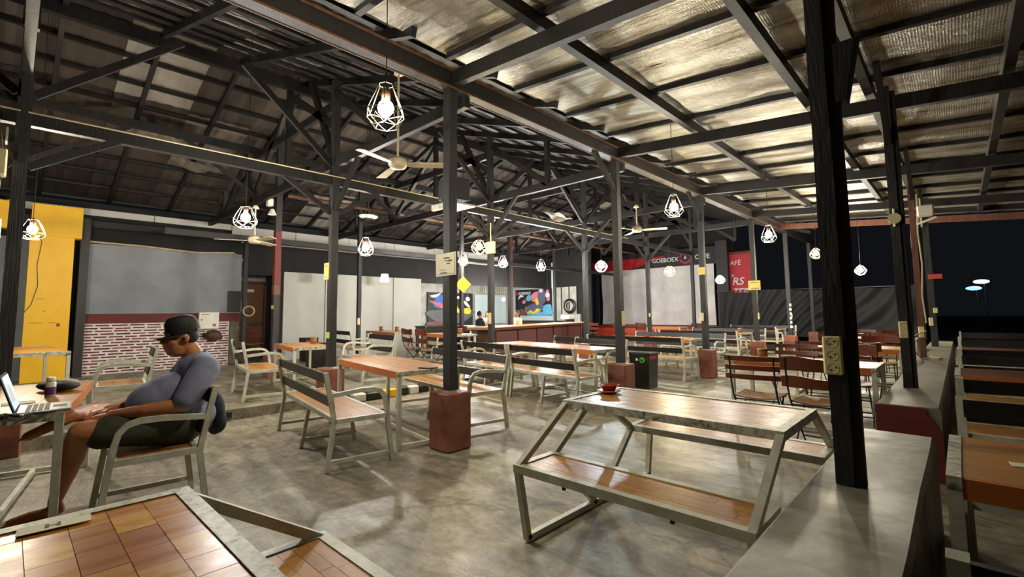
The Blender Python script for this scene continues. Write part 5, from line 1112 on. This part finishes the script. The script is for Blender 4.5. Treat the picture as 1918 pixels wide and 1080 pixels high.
def far_person(x, y, rz, label, cloth, long_hair):
    t_ = thing('person', label, 'person', (x, y, RAISE), math.radians(rz))
    m = MB(); V = Vector
    m.ball(V((0, 0, 1.16)), (0.075, 0.092, 0.11), 14, 10); m.ball(V((0, -0.03, 1.09)), (0.055, 0.06, 0.05), 12, 8); m.capsule(V((0, -0.09, 1.16)), V((0, -0.102, 1.13)), 0.008, 0.014, 8)
    for s in (-1, 1): m.ball(V((s * 0.077, 0, 1.15)), (0.01, 0.02, 0.03), 8, 6)
    m.capsule(V((0, 0.01, 1.08)), V((0, 0.02, 0.98)), 0.05, 0.06); m.ball(V((0, 0.02, 0.85)), (0.17, 0.1, 0.17), 14, 10); m.ball(V((0, 0.03, 0.6)), (0.16, 0.11, 0.16), 14, 10)
    for s in (-1, 1):
        for a, b, r1, r2 in (((s * .17, .02, .94), (s * .21, -.05, .7), .05, .042), ((s * .21, -.05, .7), (s * .1, -.26, .72), .042, .03), ((s * .09, 0, .52), (s * .1, -.42, .52), .08, .06), ((s * .1, -.42, .52), (s * .1, -.4, .09), .055, .04), ((s * .1, -.4, .05), (s * .1, -.54, .04), .04, .03)):
            m.capsule(V(a), V(b), r1, r2, 10)
        for i in range(4): m.capsule(V((s * .1 + (i - 1.5) * .018, -.3, .725)), V((s * .1 + (i - 1.5) * .02, -.37 + abs(i - 1.5) * .008, .71)), .009, .008, 6)
        m.capsule(V((s * .1 - s * .03, -.27, .72)), V((s * .1 - s * .05, -.31, .715)), .01, .009, 6)
    body('figure', m, 'skin', t_, 0.012, 3)
    m = MB(); m.ball(V((0, 0.02, 0.86)), (0.19, 0.12, 0.19), 14, 10); m.ball(V((0, 0.03, 0.62)), (0.18, 0.13, 0.18), 14, 10)
    for s in (-1, 1): m.capsule(V((s * .15, .02, .95)), V((s * .205, -.04, .75)), .066, .055)
    body('shirt', m, cloth, t_, 0.014, 3)
    m = MB(); m.ball(V((0, 0.022, 1.19)), (0.085, 0.095, 0.1), 14, 10)
    if long_hair: m.capsule(V((0, 0.07, 1.16)), V((0, 0.1, 0.9)), 0.075, 0.06)
    body('hair', m, 'hair' if cloth != 'cloth_beige' else 'brown_dark', t_, 0.012, 3)
    m = MB(); m.ball(V((0, 0.04, 0.52)), (0.18, 0.14, 0.09), 12, 8)
    for s in (-1, 1): m.capsule(V((s * .09, 0, .52)), V((s * .1, -.42, .52)), .09, .068); m.capsule(V((s * .1, -.42, .52)), V((s * .1, -.4, .14)), .065, .05)
    body('trousers', m, 'charcoal', t_, 0.014, 3)
    return t_
PEOPLE = ((-12.3, 11.38, 175, 'person in a dark blue shirt seated beyond the bar', 'navy', False), (-13.05, 12.5, 80, 'long-haired person leaning on the table beyond the bar', 'cloth_beige', True), (-11.8, 12.75, 5, 'person in a pale top seated at the slim black post', 'paper', True))
for x, y, r, lab, cl_, lh in PEOPLE:
    far_person(x, y, r, lab, cl_, lh)
    t_ = thing('stool', 'dark wooden stool under the ' + lab.replace(' seated', '').replace(' leaning on the table', ''), 'stool', (x, y, RAISE), 0, 'stools beyond the bar'); part('seat', t_, ('sst',), lambda m: m.lathe([(0.16, 0.4), (0.16, 0.44)], n=14), 'wood_dark')
    for k in range(4): part('leg', t_, ('stl', k), lambda m: m.tube([(0.1 * math.cos(k * 1.57 + .8), 0.1 * math.sin(k * 1.57 + .8), 0.4), (0.14 * math.cos(k * 1.57 + .8), 0.14 * math.sin(k * 1.57 + .8), 0)], 0.014, 6), 'wood_dark')
table(-12.2, 12.02, 0, 1.0, 'small table between the people beyond the bar', z=RAISE, W=0.46)
# small fittings high up
t_ = thing('oval_fitting', 'pale oval fitting hung under the roof beam behind the big lamp', 'fitting', (-8.6, 4.9, 3.3)); part('body', t_, None, lambda m: m.ball((0, 0, 0), (0.16, 0.2, 0.05), 14, 8), 'white_plastic', True); part('hanger', t_, None, lambda m: m.tube([(0, 0, 0.03), (0, 0, hz(-8.6) - 3.3)], 0.01, 5), 'cord_black'); part('grille', t_, None, lambda m: m.ball((0, 0, -0.035), (0.09, 0.12, 0.02), 12, 6), 'charcoal', True)
t_ = thing('tissue_cup', 'orange wooden tissue cup on the folding-chair table opposite the picnic table', 'cup', (-1.75, 6.2, 0.75), 0, 'bamboo tissue cups'); part('cup', t_, ('cup',), lambda m: m, 'bamboo', True); part('rim', t_, ('rim',), lambda m: m, 'brown_dark', True)
fold_chair(-13.7, 4.5, 60, 'dark folding chair stored before the brown door', 'slats', RAISE)
